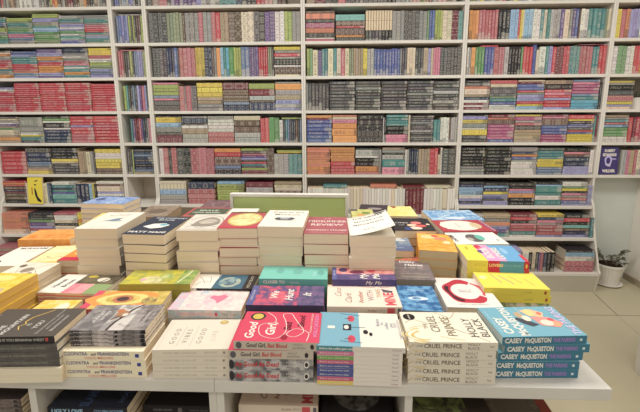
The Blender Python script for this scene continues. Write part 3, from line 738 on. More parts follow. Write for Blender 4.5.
def big_book(name, D, mats_cover=None):
    """a book with cover, page block, printed cover and lettering, lying face up, spine at -Y, head at -X"""
    L, W, Tk = D['L'], D['W'], D['T']
    hard = D.get('hard')
    cov = 0.0022 if hard else 0.0008
    oh = 0.003 if hard else 0.0006
    v, f, fm, sp = cell_book(L, W, Tk, cov, oh, oh, 0.002 if hard else 0.001, 'cover')
    root = mesh_obj(name, v, f, [M_(D['c']), M_(D.get('s', D['c']))], None, [1 if q else 0 for q in sp])
    bv, bf = box_data(-L / 2 + oh, L / 2 - oh, -W / 2 + (0.002 if hard else 0.001), W / 2 - oh, cov, Tk - cov)
    mesh_obj('page_block', bv, bf, M_(D['page']) if 'page' in D else PAGES, root)
    # cover print; (u, v) in fractions of the cover, u across from the spine, v up from the foot
    def cov_xy(u, w_):
        return (L / 2 - w_ * L, -W / 2 + u * W)
    pic, tit = Print(), Print()
    for n, it in enumerate(D.get('art', [])):
        z = Tk + 0.00012 + 0.00005 * n
        if it[0] == 't':
            _, body, u, w_, size, c = it[:6]
            o = it[6] if len(it) > 6 else {}
            tv, tf = text_mesh(body, size, o.get('shear', 0), o.get('bold', 0), o.get('align', 'CENTER'), o.get('sx', 1.0), o.get('sp', 1.0))
            bx, by = cov_xy(u, w_)
            a = math.radians(o.get('rot', 0))
            ext = max(p[0] for p in tv) - min(p[0] for p in tv)
            fit = min(1.0, 0.93 * 2 * min(u, 1 - u) * W / ext) if o.get('align', 'CENTER') == 'CENTER' else 1.0
            tv = [(x * fit, y) for x, y in tv]
            q = [(x * math.cos(a) - y * math.sin(a), x * math.sin(a) + y * math.cos(a)) for x, y in tv]
            tit.add([(bx - y, by + x, z) for x, y in q], tf, M_(c))
        else:
            for pts, fc in shape_points(it)[0]:
                P3 = [(*cov_xy(u, w_), z) for u, w_ in pts]
                pic.add(P3, [tuple(reversed(q)) for q in fc], M_(shape_points(it)[1]))
    pic.build('cover_print', root)
    tit.build('title_lettering', root)
    sp_, sl = Print(), Print()
    for n, it in enumerate(D.get('spine', [])):
        y = -W / 2 - 0.00012 - 0.00005 * n
        if it[0] == 't':
            _, body, u, h, size, c = it[:6]
            o = it[6] if len(it) > 6 else {}
            tv, tf = text_mesh(body, size, o.get('shear', 0), o.get('bold', 0), o.get('align', 'LEFT'), o.get('sx', 1.0), o.get('sp', 1.0))
            nxt = min([i[2] if i[0] == 't' else (i[1] - i[3] if i[0] == 'e' else i[1]) for i in D['spine'] if i is not it and (
                (i[0] == 't' and abs(i[3] - h) < .25 and i[2] > u + .03) or (i[0] == 'e' and i[1] - i[3] > u + .03) or (i[0] == 'r' and i[1] > u + .2))] + [0.97])
            tw = max(p[0] for p in tv)
            fit = o['fw'] * L / tw if 'fw' in o else min(1.0, (nxt - u - .012) * L / tw)
            sl.add([(-L / 2 + u * L + x * fit, y, h * Tk + q) for x, q in tv], tf, M_(c))
        else:
            for pts, fc in shape_points(it)[0]:
                sp_.add([(-L / 2 + u * L, y, h * Tk) for u, h in pts], fc, M_(shape_points(it)[1]))
    sp_.build('spine_print', root)
    sl.build('spine_lettering', root)
    return root

PROTO = {}
def stack(where, cx, cy, ang, books, group=None, portrait=False, z0=T, fixed_top=None):
    """books: top to bottom list of (design, dx, dy, dangle) placed on each other"""
    tot = sum(DESIGN[b[0]]['T'] + 0.0004 for b in books)
    z = z0 + tot
    n = len(books)
    out = []
    for k, b in enumerate(books):
        dn = b[0]
        dx, dy, da = (b[1:] + (0, 0, 0))[:3] if len(b) > 1 else (0, 0, 0)
        D = DESIGN[dn]
        z -= D['T'] + 0.0004
        if dn not in PROTO:
            o = PROTO[dn] = big_book(D.get('kind') or ('hardcover_book' if D.get('hard') else 'paperback'), D)
        else:
            o = copy_tree(PROTO[dn])
        a = math.radians(ang + da - (90 if portrait else 0))
        ca, sa = math.cos(math.radians(ang)), math.sin(math.radians(ang))
        o.location = (cx + dx * ca - dy * sa, cy + dx * sa + dy * ca, z + 0.0003)
        o.rotation_euler = (0, 0, a)
        pos = 'topmost' if k == 0 else ('bottom' if k == n - 1 else ordinal(k + 1))
        wh_ = where
        if len((D['d'] + ' ' + wh_).split()) > 14:
            wh_ = wh_.replace('the compartment stack under', 'stack below').replace('the stack behind', 'stack behind').replace('the small stack behind', 'stack behind').replace('the ', '')
        dd = D['d']
        if len((dd + ' ' + wh_).split()) > 14:
            dd = dd.replace(' with a ', ', ').replace(' with ', ', ').replace(' and ', '-').replace('white, pink', 'white-pink')
        lab = '%s, %s in %s' % (dd, pos, wh_)
        if len(lab.split()) > 16:
            print('LONG', len(lab.split()), lab)
        if n == 1:
            lab = '%s, %s' % (D['d'], where)
        for key in ('label', 'category', 'group'):
            if key in o:
                del o[key]
        tag(o, lab, 'book', group or 'books stacked on the display tables')
        out.append(o)
    return out

def jit(design, n, s=0.004, a=2.0, seed=1):
    r = random.Random(seed)
    return [(design, r.uniform(-s, s), r.uniform(-s, s), r.uniform(-a, a)) for _ in range(n)]

# ---------------------------------------------------------------- the books on the tables, one entry per design
WHT = (228, 221, 208)
CRM = (233, 224, 204)
GREYP = ((96, 94, 94), (196, 190, 184))
curve = lambda pts, w, c: ('l', spline(pts), w, c)
def sp_thin(c, txt):
    return [('r', 0, 0, 0.43, 1, c), ('t', 'Before your memory fades', 0.03, 0.5, 0.0062, WHT), ('t', 'PICADOR', 0.88, 0.5, 0.0055, (150, 130, 140))]
DESIGN = dict(
 mountain=dict(d='dark grey paperback with a gold crack', L=.205, W=.130, T=.018, c=(88, 80, 72), s=(56, 52, 50), art=[  # cover colour lightened and warmed to hold a glossy reflection; spine left darker
    ('e', .38, .90, .10, .075, WHT), ('t', 'THE', .26, .72, .017, (205, 200, 190), dict(bold=.0003)), ('t', 'MOUNTAIN', .42, .63, .017, (205, 200, 190), dict(bold=.0004)),
    ('t', 'IS', .40, .45, .015, (205, 200, 190)), ('t', 'YOU', .40, .34, .017, (205, 200, 190), dict(bold=.0003)),
    ('l', [(.95, .36), (.66, .52), (.50, .54), (.42, .50), (.34, .55), (.22, .50)], .006, (222, 186, 92)),
    ('t', 'TRANSFORMING SELF-SABOTAGE', .50, .24, .0075, (190, 185, 176)), ('t', 'INTO SELF-MASTERY', .50, .18, .0075, (190, 185, 176)), ('t', 'BRIANNA WIEST', .45, .11, .010, (205, 200, 190)), ('t', 'A REMINDER TO LOOK UP', .5, .96, .006, (180, 176, 168))],
    spine=[('t', 'MOUNTAIN IS YOU', .18, .5, .009, (214, 208, 198)), ('t', 'BRIANNA WIEST', .56, .5, .009, (214, 208, 198)), ('r', .90, .3, .93, .8, (190, 80, 74))]),
 charcoal=dict(d='charcoal paperback with faint spine lettering', L=.205, W=.130, T=.0185, c=(84, 80, 76), s=((88, 84, 80), (98, 94, 88)), page=(206, 194, 172),
    spine=[('t', 'THE MOUNTAIN IS YOU', .14, .5, .008, (150, 144, 134)), ('t', 'BRIANNA WIEST', .58, .5, .008, (150, 144, 134))]),
 plaincream=dict(d='plain cream paperback', L=.218, W=.135, T=.018, c=(228, 216, 190)),
 bird=dict(d='misty grey paperback with a perched robin', L=.182, W=.125, T=.0095, c=((150, 144, 140), (204, 197, 189)), s=((60, 54, 56), (130, 122, 120)), art=[
    ('r', 0, .62, 1, 1, ((112, 106, 106), (150, 144, 140))), ('r', .0, 0, 1, .30, ((120, 112, 110), (160, 152, 146))),
    ('l', spline([(.0, .52), (.30, .50), (.55, .44), (.8, .40), (1, .30)]), .016, (70, 58, 56)), ('l', [(.42, .47), (.62, .52)], .008, (70, 58, 56)),
    ('e', .62, .50, .13, .085, (168, 124, 92)), ('e', .74, .56, .07, .05, (190, 120, 80)), ('p', [(.55, .48), (.34, .60), (.52, .56)], (110, 88, 76)), ('e', .58, .45, .06, .04, (216, 204, 190)),
    ('t', 'all the light', .5, .80, .013, (226, 220, 212), dict(shear=.3)), ('t', 'we carry', .55, .72, .013, (226, 220, 212), dict(shear=.3)), ('t', 'a winter novel', .5, .16, .010, (92, 84, 82)), ('t', 'NEW EDITION', .5, .08, .008, (92, 84, 82))],
    spine=[('r', .30, 0, .58, 1, ((196, 186, 180), (140, 130, 128))), ('t', 'all the light we carry', .05, .5, .006, (220, 212, 204)), ('e', .62, .5, .018, .3, (30, 26, 28)), ('r', .95, 0, 1, 1, (40, 36, 40))]),
 cleo=dict(d='cream paperback with blue spine capitals', L=.201, W=.128, T=.0222, c=(238, 226, 196), spine=[
    ('t', 'CLEOPATRA', .055, .66, .0120, (62, 66, 128), dict(bold=.0002, fw=.28)), ('t', 'and', .375, .64, .0100, (50, 50, 90), dict(shear=.4, bold=.0002)),
    ('t', 'FRANKENSTEIN', .455, .66, .0120, (62, 66, 128), dict(bold=.0002, fw=.37)), ('t', 'COCO MELLORS', .30, .20, .0078, (214, 106, 104), dict(bold=.0001, fw=.34)), ('r', .90, .30, .945, .70, (72, 76, 140))]),
 vibes=dict(d='off-white paperback with thin grey capitals', L=.184, W=.134, T=.0180, c=(220, 209, 191), s=(224, 213, 194), art=[
    ('t', 'G O O D', .42, .80, .017, (112, 108, 104)), ('t', 'V I B E S', .42, .64, .017, (112, 108, 104)), ('t', 'G O O D', .42, .45, .017, (140, 136, 130)), ('t', 'L I F E', .42, .28, .017, (186, 178, 166)),
    ('l', [(.1, .72), (.75, .72)], .0011 * 4, (196, 190, 180)), ('l', [(.1, .55), (.75, .55)], .0044, (200, 194, 184)), ('e', .88, .22, .065, .06, (186, 158, 88)), ('e', .88, .22, .04, .037, (206, 182, 116)),
    ('l', [(.03, .95), (.97, .95)], .004, (214, 204, 188))],
    spine=[('t', 'GOOD VIBES, GOOD LIFE', .14, .5, .0068, (176, 168, 154)), ('t', 'VEX KING', .66, .5, .0068, (176, 168, 154)), ('r', .90, .34, .93, .66, (150, 144, 134))]),
 goodgirl=dict(d='pink crime paperback with white string print', L=.198, W=.134, T=.0215, c=(206, 76, 98), s=(196, 184, 168), page=(214, 206, 196), art=[
    ('e', .82, .82, .14, .10, (70, 60, 54)), ('e', .82, .82, .10, .07, (206, 180, 90)), ('t', 'Good', .34, .84, .030, WHT, dict(bold=.0007, shear=.15)), ('t', 'Girl,', .40, .60, .032, WHT, dict(bold=.0007, shear=.15)),
    ('t', 'Bad', .50, .40, .024, (96, 34, 44), dict(bold=.0006, shear=.15)), ('t', 'Blood', .68, .24, .022, (96, 34, 44), dict(bold=.0006, shear=.15)),
    ('l', spline([(.98, .72), (.80, .60), (.62, .58), (.56, .72), (.42, .76), (.18, .70), (.10, .52), (.30, .42), (.62, .44), (.90, .50), (.94, .40), (.78, .34), (.60, .28), (.34, .20), (.16, .30), (.24, .40), (.42, .30), (.30, .14), (.04, .15)], 8), .0016, WHT),
    ('e', .14, .42, .08, .04, (150, 46, 62)), ('t', 'HOLLY JACKSON', .55, .055, .013, (222, 150, 196), dict(bold=.0002)), ('t', 'THE SEQUEL TO THE BESTSELLER', .62, .115, .006, WHT)],
    spine=[('e', .06, .5, .035, .40, (92, 92, 96)), ('t', 'Good Girl,', .145, .52, .0150, (44, 38, 38), dict(bold=.0003, shear=.15, fw=.235)), ('t', 'Bad Blood', .395, .52, .0150, (196, 56, 62), dict(bold=.0003, shear=.15, fw=.235)),
    ('t', 'HOLLY', .70, .70, .0070, (128, 120, 110)), ('t', 'JACKSON', .69, .32, .0070, (128, 120, 110)), ('e', .92, .5, .022, .30, (60, 54, 54))]),
 asgood=dict(d='grey clouded paperback with red spine script', L=.196, W=.134, T=.0285, c=(188, 182, 176), s=((104, 102, 104), (190, 186, 182)), page=(214, 206, 196),
    spine=[('t', 'As Good As Dead', .075, .5, .0175, (198, 52, 58), dict(bold=.0004, shear=.15, fw=.52)), ('t', 'HOLLY', .68, .68, .0075, WHT), ('t', 'JACKSON', .66, .36, .0075, WHT), ('e', .92, .5, .03, .32, WHT), ('e', .92, .5, .02, .2, (60, 54, 54)),
    ('e', .03, .5, .03, .42, (56, 54, 58))]),
 coffee=dict(d='half blue half cream paperback with cafe table print', L=.200, W=.150, T=.0130, c=(229, 221, 206), s=(222, 212, 200), art=[
    ('r', 0, .50, 1, 1, (124, 168, 184)), ('r', 0, .985, 1, 1, (96, 146, 160)), ('l', [(.96, .74), (.90, .48)], .006, (62, 78, 96)), ('l', [(.14, .74), (.10, .48)], .006, (62, 78, 96)),
    ('e', .80, .60, .10, .045, (196, 76, 92)), ('e', .20, .60, .10, .045, (196, 76, 92)), ('l', [(.80, .60), (.80, .68)], .006, (62, 60, 70)), ('l', [(.20, .60), (.20, .68)], .006, (62, 60, 70)),
    ('r', .44, .60, .62, .70, (48, 44, 52)), ('e', .53, .66, .06, .03, (220, 214, 204)), ('l', [(.53, .62), (.53, .43)], .004, (62, 60, 70)), ('r', .48, .80, .56, .89, (226, 220, 206)),
    ('e', .40, .43, .06, .03, (44, 40, 46)), ('e', .34, .37, .05, .02, (44, 40, 46)), ('t', 'Before', .70, .27, .013, (150, 158, 170)), ('t', 'the', .66, .22, .011, (150, 158, 170)), ('t', 'coffee', .60, .165, .013, (150, 158, 170)), ('t', 'gets', .62, .11, .012, (150, 158, 170)), ('t', 'cold', .62, .065, .012, (168, 174, 184)),
    ('t', 'TOSHIKAZU KAWAGUCHI', .5, .02, .007, (170, 170, 174))],
    spine=[('r', 0, 0, .41, 1, (86, 142, 148)), ('t', 'Before the coffee gets cold', .03, .5, .0070, WHT, dict(bold=.0002)), ('t', 'PICADOR', .85, .5, .0060, (160, 140, 150))]),
 cruel=dict(d='cream fantasy paperback with a gold crown', L=.200, W=.134, T=.0205, c=(230, 221, 200), s=(222, 212, 194), page=(222, 212, 194), art=[
    ('l', spline([(.98, .55), (.80, .42), (.66, .50), (.40, .40), (.22, .24), (.02, .08)]), .0028, (128, 108, 76)), ('l', spline([(.66, .50), (.60, .70), (.72, .86), (.60, .98)]), .0016, (150, 128, 92)), ('l', spline([(.98, .30), (.80, .38), (.66, .50)]), .0016, (150, 128, 92)),
    ('ring', .20, .80, .12, .15, (206, 180, 110), 20, 200), ('ring', .22, .80, .19, .21, (214, 192, 130), 10, 190), ('ring', .22, .80, .24, .25, (220, 200, 148), 30, 180), ('l', spline([(.18, .62), (.10, .48), (.06, .36)]), .004, (214, 182, 96)), ('l', spline([(.44, .92), (.50, .84), (.48, .76)]), .003, (214, 182, 96)),
    ('e', .82, .90, .115, .075, (42, 38, 38)), ('t', 'TIKTOK', .85, .90, .007, (214, 206, 190)), ('t', 'made me', .79, .90, .006, (214, 206, 190)),
    ('t', 'THE', .50, .74, .013, (150, 134, 102)), ('t', 'CRUEL', .58, .63, .030, (128, 116, 94), dict(shear=.1, sx=.85)), ('t', 'PRINCE', .50, .46, .031, (140, 126, 98), dict(shear=.1, sx=.85)),
    ('t', 'HOLLY', .46, .21, .028, (104, 98, 92), dict(sx=.95)), ('t', 'BLACK', .46, .08, .028, (104, 98, 92), dict(sx=.95))],
    spine=[('l', [(.0, .3), (.05, .7), (.09, .4)], .006, (186, 156, 84)), ('t', 'THE', .085, .5, .0075, (90, 78, 60)), ('t', 'CRUEL PRINCE', .165, .5, .0150, (96, 84, 64), dict(bold=.0002, fw=.43)), ('t', 'HOLLY', .66, .72, .0090, (128, 120, 108)), ('t', 'BLACK', .66, .28, .0090, (128, 120, 108)), ('t', 'hot', .91, .5, .008, (128, 120, 108))]),
 casey=dict(d='teal-blue paperback with pale block capitals', L=.200, W=.137, T=.0208, c=(122, 172, 186), s=(70, 122, 142), page=(196, 206, 200), art=[
    ('t', 'CASEY', .36, .86, .030, WHT, dict(bold=.0011, sx=.82)), ('t', 'McQUISTON', .50, .70, .030, WHT, dict(bold=.0011, sx=.82)), ('t', 'A NOVEL OF TWO EXES ON ONE TOUR', .5, .955, .0055, (206, 226, 230)),
    ('p', [(.62, .62), (.50, .50), (.36, .42), (.30, .52), (.40, .60), (.56, .66)], (74, 78, 84)), ('e', .70, .56, .11, .05, (190, 164, 132)), ('e', .58, .50, .10, .05, (238, 222, 200)), ('p', [(.86, .50), (.90, .34), (.76, .22), (.60, .28), (.66, .44)], (242, 190, 150)),
    ('e', .78, .40, .12, .06, (246, 206, 140)), ('p', [(.62, .44), (.60, .22), (.40, .10), (.26, .20), (.34, .40)], (240, 150, 140)), ('e', .42, .30, .10, .08, (238, 214, 196)), ('e', .36, .20, .08, .04, (236, 168, 128)), ('e', .52, .22, .05, .04, (206, 92, 96)), ('e', .74, .28, .05, .03, (214, 120, 96)),
    ('t', 'author of a bestseller', .88, .52, .009, (220, 232, 232)), ('t', 'THE PAIRING', .50, .07, .027, (206, 196, 224), dict(bold=.0006, sx=.85))],
    spine=[('t', 'CASEY', .03, .5, .0165, WHT, dict(bold=.0007, fw=.21)), ('t', 'McQUISTON', .265, .5, .0165, WHT, dict(bold=.0007, fw=.31)), ('t', 'THE PAIRING', .60, .5, .0135, (158, 128, 190), dict(bold=.0005, fw=.26)), ('r', .915, .36, .945, .64, (214, 226, 226))]),
 peachy=dict(d='pale pink paperback with scrawled lettering', L=.200, W=.132, T=.0215, c=(240, 214, 196), s=(214, 196, 178), art=[
    ('t', 'Cece', .62, .84, .026, (120, 104, 92), dict(shear=.45)), ('t', 'Clark', .36, .70, .026, (120, 104, 92), dict(shear=.45)), ('t', 'Another', .42, .53, .020, (150, 92, 78), dict(bold=.0002)), ('t', 'WITH', .50, .39, .024, (150, 140, 140), dict(bold=.0003)),
    ('t', 'THREE', .60, .27, .018, (176, 156, 120), dict(bold=.0002)), ('t', 'MINE', .34, .13, .040, (206, 84, 92), dict(bold=.0012, sx=.8)), ('l', [(.92, .56), (.86, .30)], .004, (90, 80, 80)), ('p', [(.80, .22), (.70, .06), (.62, .08), (.64, .20)], (96, 90, 98)), ('l', [(.88, .24), (.86, .10)], .005, (96, 90, 98))],
    spine=[('t', 'Another', .54, .5, .010, (120, 84, 76)), ('t', 'WITH THREE', .68, .5, .008, (150, 140, 140)), ('r', .80, .15, .9, .85, (200, 84, 90)), ('r', .94, .2, .98, .8, (96, 90, 98))]),
 water=dict(d='watercolour paperback with a pink heart', L=.200, W=.125, T=.0238, c=((220, 214, 204), (232, 198, 194)), s=((170, 180, 180), (206, 194, 184)), art=[
    ('r', 0, .86, 1, 1, ((196, 190, 196), (228, 178, 186))), ('e', .5, .40, .34, .22, ((236, 186, 190), (230, 206, 200))), ('p', [(.46, .44), (.56, .54), (.68, .50), (.66, .42), (.72, .34), (.64, .27), (.52, .30), (.30, .38)], (226, 124, 146)), ('e', .80, .62, .12, .1, ((180, 190, 196), (214, 208, 204))), ('e', .2, .68, .12, .12, ((236, 186, 190), (220, 200, 196)))],
    spine=[('t', 'A THOUSAND BOY KISSES', .12, .5, .0095, (222, 140, 144), dict(bold=.0002)), ('e', .66, .5, .02, .22, (206, 70, 90)), ('t', 'Tillie Cole', .73, .5, .010, (110, 100, 100))]),
 darkpink=dict(d='pink and violet paperback with white brush capitals', L=.210, W=.118, T=.0218, c=((196, 92, 112), (98, 84, 120)), s=(70, 62, 84), art=[
    ('r', 0, .91, 1, 1, (96, 96, 140)), ('r', 0, 0, 1, .34, ((84, 80, 112), (120, 96, 128))), ('e', .4, .62, .3, .12, ((220, 108, 120), (190, 90, 110))), ('t', 'We', .50, .66, .030, WHT, dict(bold=.0006, shear=.3)), ('t', 'Hunt', .50, .46, .032, WHT, dict(bold=.0006, shear=.3)), ('t', 'It', .52, .22, .032, WHT, dict(bold=.0006, shear=.3)),
    ('t', 'SARAH ADAMS', .5, .955, .009, (206, 200, 220))]),
 starry=dict(d='small starry blue paperback', L=.150, W=.108, T=.020, c=((56, 98, 146), (110, 160, 196)), art=[
    ('t', 'ALMOND', .5, .80, .012, (190, 214, 230)), ('e', .5, .46, .26, .07, (210, 222, 230)), ('e', .46, .46, .12, .05, ((80, 120, 160), (130, 170, 200))), ('t', 'a novel', .5, .24, .010, (190, 214, 230))], page=(150, 150, 150)),
 redring=dict(d='white hardcover with a red brushed ring', hard=True, L=.190, W=.152, T=.024, c=(226, 220, 212), art=[
    ('ring', .50, .52, .26, .40, (186, 60, 74), 60, 330), ('ring', .50, .52, .30, .36, (70, 40, 46), 150, 250), ('ring', .54, .54, .28, .35, (206, 96, 104), 330, 420), ('t', 'the art of', .5, .56, .010, (110, 104, 104)), ('t', 'stillness', .5, .50, .012, (110, 104, 104)), ('t', 'a guide to quiet attention', .5, .10, .008, (140, 134, 130))]),
 teal=dict(d='turquoise paperback with pale spine capitals', L=.205, W=.098, T=.0213, c=(124, 190, 174), s=(102, 166, 154), art=[
    ('e', .6, .72, .2, .06, (112, 170, 158)), ('e', .55, .45, .2, .08, (114, 172, 160)), ('e', .5, .1, .2, .05, (108, 166, 156)), ('t', 'love', .4, .2, .02, (176, 214, 214))],
    spine=[('t', 'CLOSER TO', .06, .5, .0130, (222, 226, 214), dict(bold=.0004, sx=.95)), ('t', 'home', .45, .5, .0120, (186, 210, 200), dict(shear=.3))]),
 script=dict(d='pink and indigo paperback with white script', L=.190, W=.098, T=.0213, c=((206, 122, 124), (226, 164, 156)), s=((78, 72, 116), (92, 80, 120)), art=[
    ('r', 0, .93, 1, 1, (96, 100, 150)), ('r', 0, 0, .40, .93, ((84, 76, 118), (110, 90, 124))), ('e', .72, .82, .16, .07, (86, 66, 100)), ('e', .55, .60, .12, .12, (120, 62, 88)), ('e', .7, .30, .16, .14, ((206, 84, 100), (232, 170, 160))), ('t', 'My', .22, .50, .030, WHT, dict(bold=.0007, shear=.3)), ('t', 'Me', .22, .30, .030, WHT, dict(bold=.0007, shear=.3)),
    ('t', 'ANNA TODD', .5, .965, .007, (206, 200, 220))], spine=[('t', 'My', .52, .5, .016, WHT, dict(shear=.3)), ('t', 'Me', .66, .5, .016, WHT, dict(shear=.3))]),
 noct=dict(d='dark paperback with ornate steel-blue panel', L=.200, W=.100, T=.017, c=(74, 104, 120), s=(48, 42, 44), page=(206, 200, 190), art=[
    ('r', 0, .62, 1, 1, (228, 220, 206)), ('l', spline([(.2, .9), (.5, .80), (.4, .7), (.8, .74)]), .003, (120, 110, 104)), ('l', spline([(.8, .92), (.6, .84), (.3, .76)]), .003, (120, 110, 104)), ('l', [(.0, .65), (1, .60)], .004, (222, 226, 222)),
    ('e', .45, .40, .36, .17, ((104, 138, 148), (170, 176, 158))), ('e', .45, .40, .24, .10, ((140, 160, 160), (84, 104, 116))), ('r', 0, 0, 1, .16, (58, 52, 50)), ('t', 'HOLLY BLACK', .5, .08, .013, (196, 186, 164))],
    spine=[('r', 0, 0, .16, 1, (214, 206, 192)), ('t', "THE QUEEN OF NOTHING", .24, .5, .0090, (186, 178, 164), dict(bold=.0002)), ('t', 'HOLLY', .80, .5, .0090, (186, 178, 164))]),
 yelgreen=dict(d='yellow and green meadow-print paperback', L=.210, W=.104, T=.020, c=((196, 184, 70), (166, 164, 84)), s=(160, 150, 70), art=[
    ('r', 0, 0, 1, .22, ((122, 150, 84), (160, 170, 96))), ('e', .3, .60, .26, .16, ((186, 178, 130), (214, 204, 150))), ('e', .5, .42, .2, .1, ((146, 164, 96), (186, 186, 110))), ('l', spline([(.1, .2), (.5, .14), (.95, .10)]), .008, (226, 218, 190)), ('l', [(.35, .50), (.6, .40)], .010, (228, 220, 180)), ('e', .3, .72, .08, .05, (214, 166, 170)), ('l', [(.08, .5), (.12, .34)], .010, (232, 224, 196))]),
 marble=dict(d='pink and gold marbled paperback', L=.215, W=.110, T=.020, c=((212, 186, 110), (188, 164, 86)), s=(196, 96, 100), art=[
    ('r', 0, .90, 1, 1, (208, 84, 104)), ('ring', .5, .56, .34, .46, (228, 150, 84)), ('ring', .5, .56, .22, .32, (238, 206, 130)), ('e', .5, .56, .20, .13, (186, 120, 90)), ('e', .5, .56, .12, .08, (84, 64, 62)), ('e', .4, .2, .2, .1, ((140, 116, 84), (196, 176, 104)))]),
 people=dict(d='white, pink and green paperback with bold title', L=.195, W=.130, T=.0105, c=(232, 226, 212), s=(212, 184, 158), page=(220, 206, 180), art=[
    ('t', 'Hannah', .5, .88, .020, (70, 64, 66), dict(bold=.0006)), ('t', 'Brown', .5, .74, .020, (70, 64, 66), dict(bold=.0006)), ('r', 0, .30, .5, .64, ((224, 128, 140), (232, 160, 160))), ('r', 0, 0, .5, .30, (142, 160, 110)), ('r', .5, 0, 1, .64, ((86, 78, 62), (120, 108, 84))), ('e', .74, .26, .12, .10, (226, 216, 196)), ('e', .9, .50, .08, .08, (196, 176, 84)), ('l', [(.5, .3), (.8, .2)], .01, (40, 36, 34))],
    spine=[('r', 0, 0, 1, .35, (206, 108, 104)), ('t', 'Hannah Brown', .1, .65, .006, (90, 80, 76))]),
 yellowtext=dict(d='flat yellow and orange exercise paperback', L=.110, W=.100, T=.020, c=((232, 196, 84), (238, 214, 140)), art=[('l', [(.1, .8), (.9, .8)], .006, (228, 140, 70)), ('l', [(.1, .55), (.9, .55)], .006, (228, 140, 70)), ('e', .5, .3, .3, .16, (240, 230, 200)), ('l', [(.1, .12), (.9, .12)], .006, (228, 120, 60))]),
 yellowwave=dict(d='yellow paperback with a pale wave print', L=.190, W=.140, T=.021, c=((226, 186, 62), (234, 204, 96)), s=(214, 172, 56), page=(210, 168, 92), art=[
    ('p', spline([(0, .02), (.30, .10), (.22, .35), (.34, .60), (.24, .98), (0, .98)], 5), (196, 176, 132)), ('e', .75, .4, .14, .2, (238, 216, 130)), ('e', .8, .75, .1, .1, (238, 216, 130))]),
 sketch=dict(d='cream paperback with ink sketch cover', L=.130, W=.125, T=.020, c=(230, 220, 200), art=[
    ('l', spline([(.1, .9), (.4, .7), (.3, .4), (.7, .3), (.9, .1)]), .004, (90, 80, 74)), ('l', spline([(.2, .6), (.6, .75), (.9, .6)]), .004, (90, 80, 74)), ('e', .5, .5, .16, .14, (150, 136, 120)), ('e', .25, .3, .1, .08, (120, 106, 94)), ('e', .75, .8, .1, .08, (120, 106, 94)), ('l', spline([(.05, .2), (.3, .15), (.5, .3)]), .004, (90, 80, 74))]),
 whitetitle=dict(d='white paperback with charcoal brush title', L=.190, W=.125, T=.022, c=(234, 226, 212), art=[
    ('t', 'MURAKAMI', .52, .90, .021, (96, 90, 88), dict(bold=.0007, sx=.95)), ('p', [(.10, .22), (.22, .28), (.34, .20), (.26, .12), (.14, .14)], (120, 98, 84)), ('t', 'first person', .6, .74, .009, (150, 142, 134))]),
 paleyellow=dict(d='pale yellow paperback with a swash signature', L=.190, W=.100, T=.022, c=(238, 222, 166), art=[
    ('l', spline([(.2, .18), (.4, .34), (.3, .42), (.6, .30), (.75, .40), (.9, .34)]), .003, (110, 92, 66)), ('r', .0, .62, 1, .78, (244, 232, 186)), ('r', 0, 0, 1, .14, (240, 190, 96))]),
 orangespread=dict(d='orange landscape paperback with small print', L=.200, W=.130, T=.022, c=((232, 156, 84), (238, 170, 96)), art=[
    ('r', .1, .1, .5, .9, ((220, 128, 60), (234, 160, 90))), ('l', [(.72, .15), (.72, .9)], .006, (188, 96, 48)), ('l', [(.60, .25), (.60, .85)], .004, (188, 96, 48)), ('l', [(.84, .3), (.84, .8)], .004, (196, 110, 56))]),
 orangesmall=dict(d='orange and crimson paperback', L=.125, W=.088, T=.024, c=(232, 146, 72), art=[('r', 0, 0, 1, .26, (204, 60, 82)), ('e', .5, .6, .3, .2, (240, 190, 110))]),
 sunyellow=dict(d='yellow and apricot patterned paperback', L=.190, W=.115, T=.022, c=((234, 200, 110), (240, 214, 150)), art=[('l', [(.1, .2), (.9, .2)], .006, (226, 130, 80)), ('l', [(.1, .5), (.9, .5)], .006, (228, 150, 100)), ('l', [(.1, .8), (.9, .8)], .006, (228, 150, 90))]),
 bluewide=dict(d='blue paperback printed with pale waves', L=.205, W=.140, T=.0235, c=((118, 146, 196), (160, 178, 206)), art=[('t', 'HORIZON', .6, .6, .026, (196, 206, 222), dict(bold=.0008)), ('l', spline([(.2, .1), (.3, .4), (.15, .7), (.3, .95)]), .005, (90, 110, 160)), ('e', .4, .2, .2, .1, (90, 96, 130))]),
 whitedoor=dict(d='thick white-covered paperback with a grey sketch', L=.208, W=.140, T=.036, c=(226, 218, 202), art=[
    ('p', [(.30, .46), (.42, .50), (.56, .60), (.70, .64), (.66, .52), (.78, .46), (.6, .42)], (120, 138, 150)), ('l', [(.25, .42), (.85, .40)], .005, (150, 160, 166)), ('t', 'The Little', .55, .86, .013, (120, 116, 112)), ('t', 'Book of Paths', .5, .76, .013, (120, 116, 112)), ('t', 'a gentle companion', .5, .10, .008, (170, 160, 146))]),
 haig=dict(d='thick slate paperback with white splash and capitals', L=.208, W=.140, T=.034, c=(58, 62, 74), art=[
    ('t', 'THE COMFORT', .55, .90, .021, (206, 206, 206), dict(bold=.0003)), ('t', 'BOOK', .5, .79, .021, (206, 206, 206), dict(bold=.0003)), ('p', [(.18, .40), (.34, .56), (.62, .60), (.78, .50), (.66, .36), (.44, .30)], (232, 226, 214)), ('e', .62, .52, .10, .06, (120, 170, 180)), ('t', 'MATT HAIG', .5, .12, .022, (232, 226, 214), dict(bold=.0007, sp=1.1))]),
 portrait=dict(d='thick sepia paperback with a pencil portrait', L=.204, W=.134, T=.034, c=(212, 204, 190), art=[
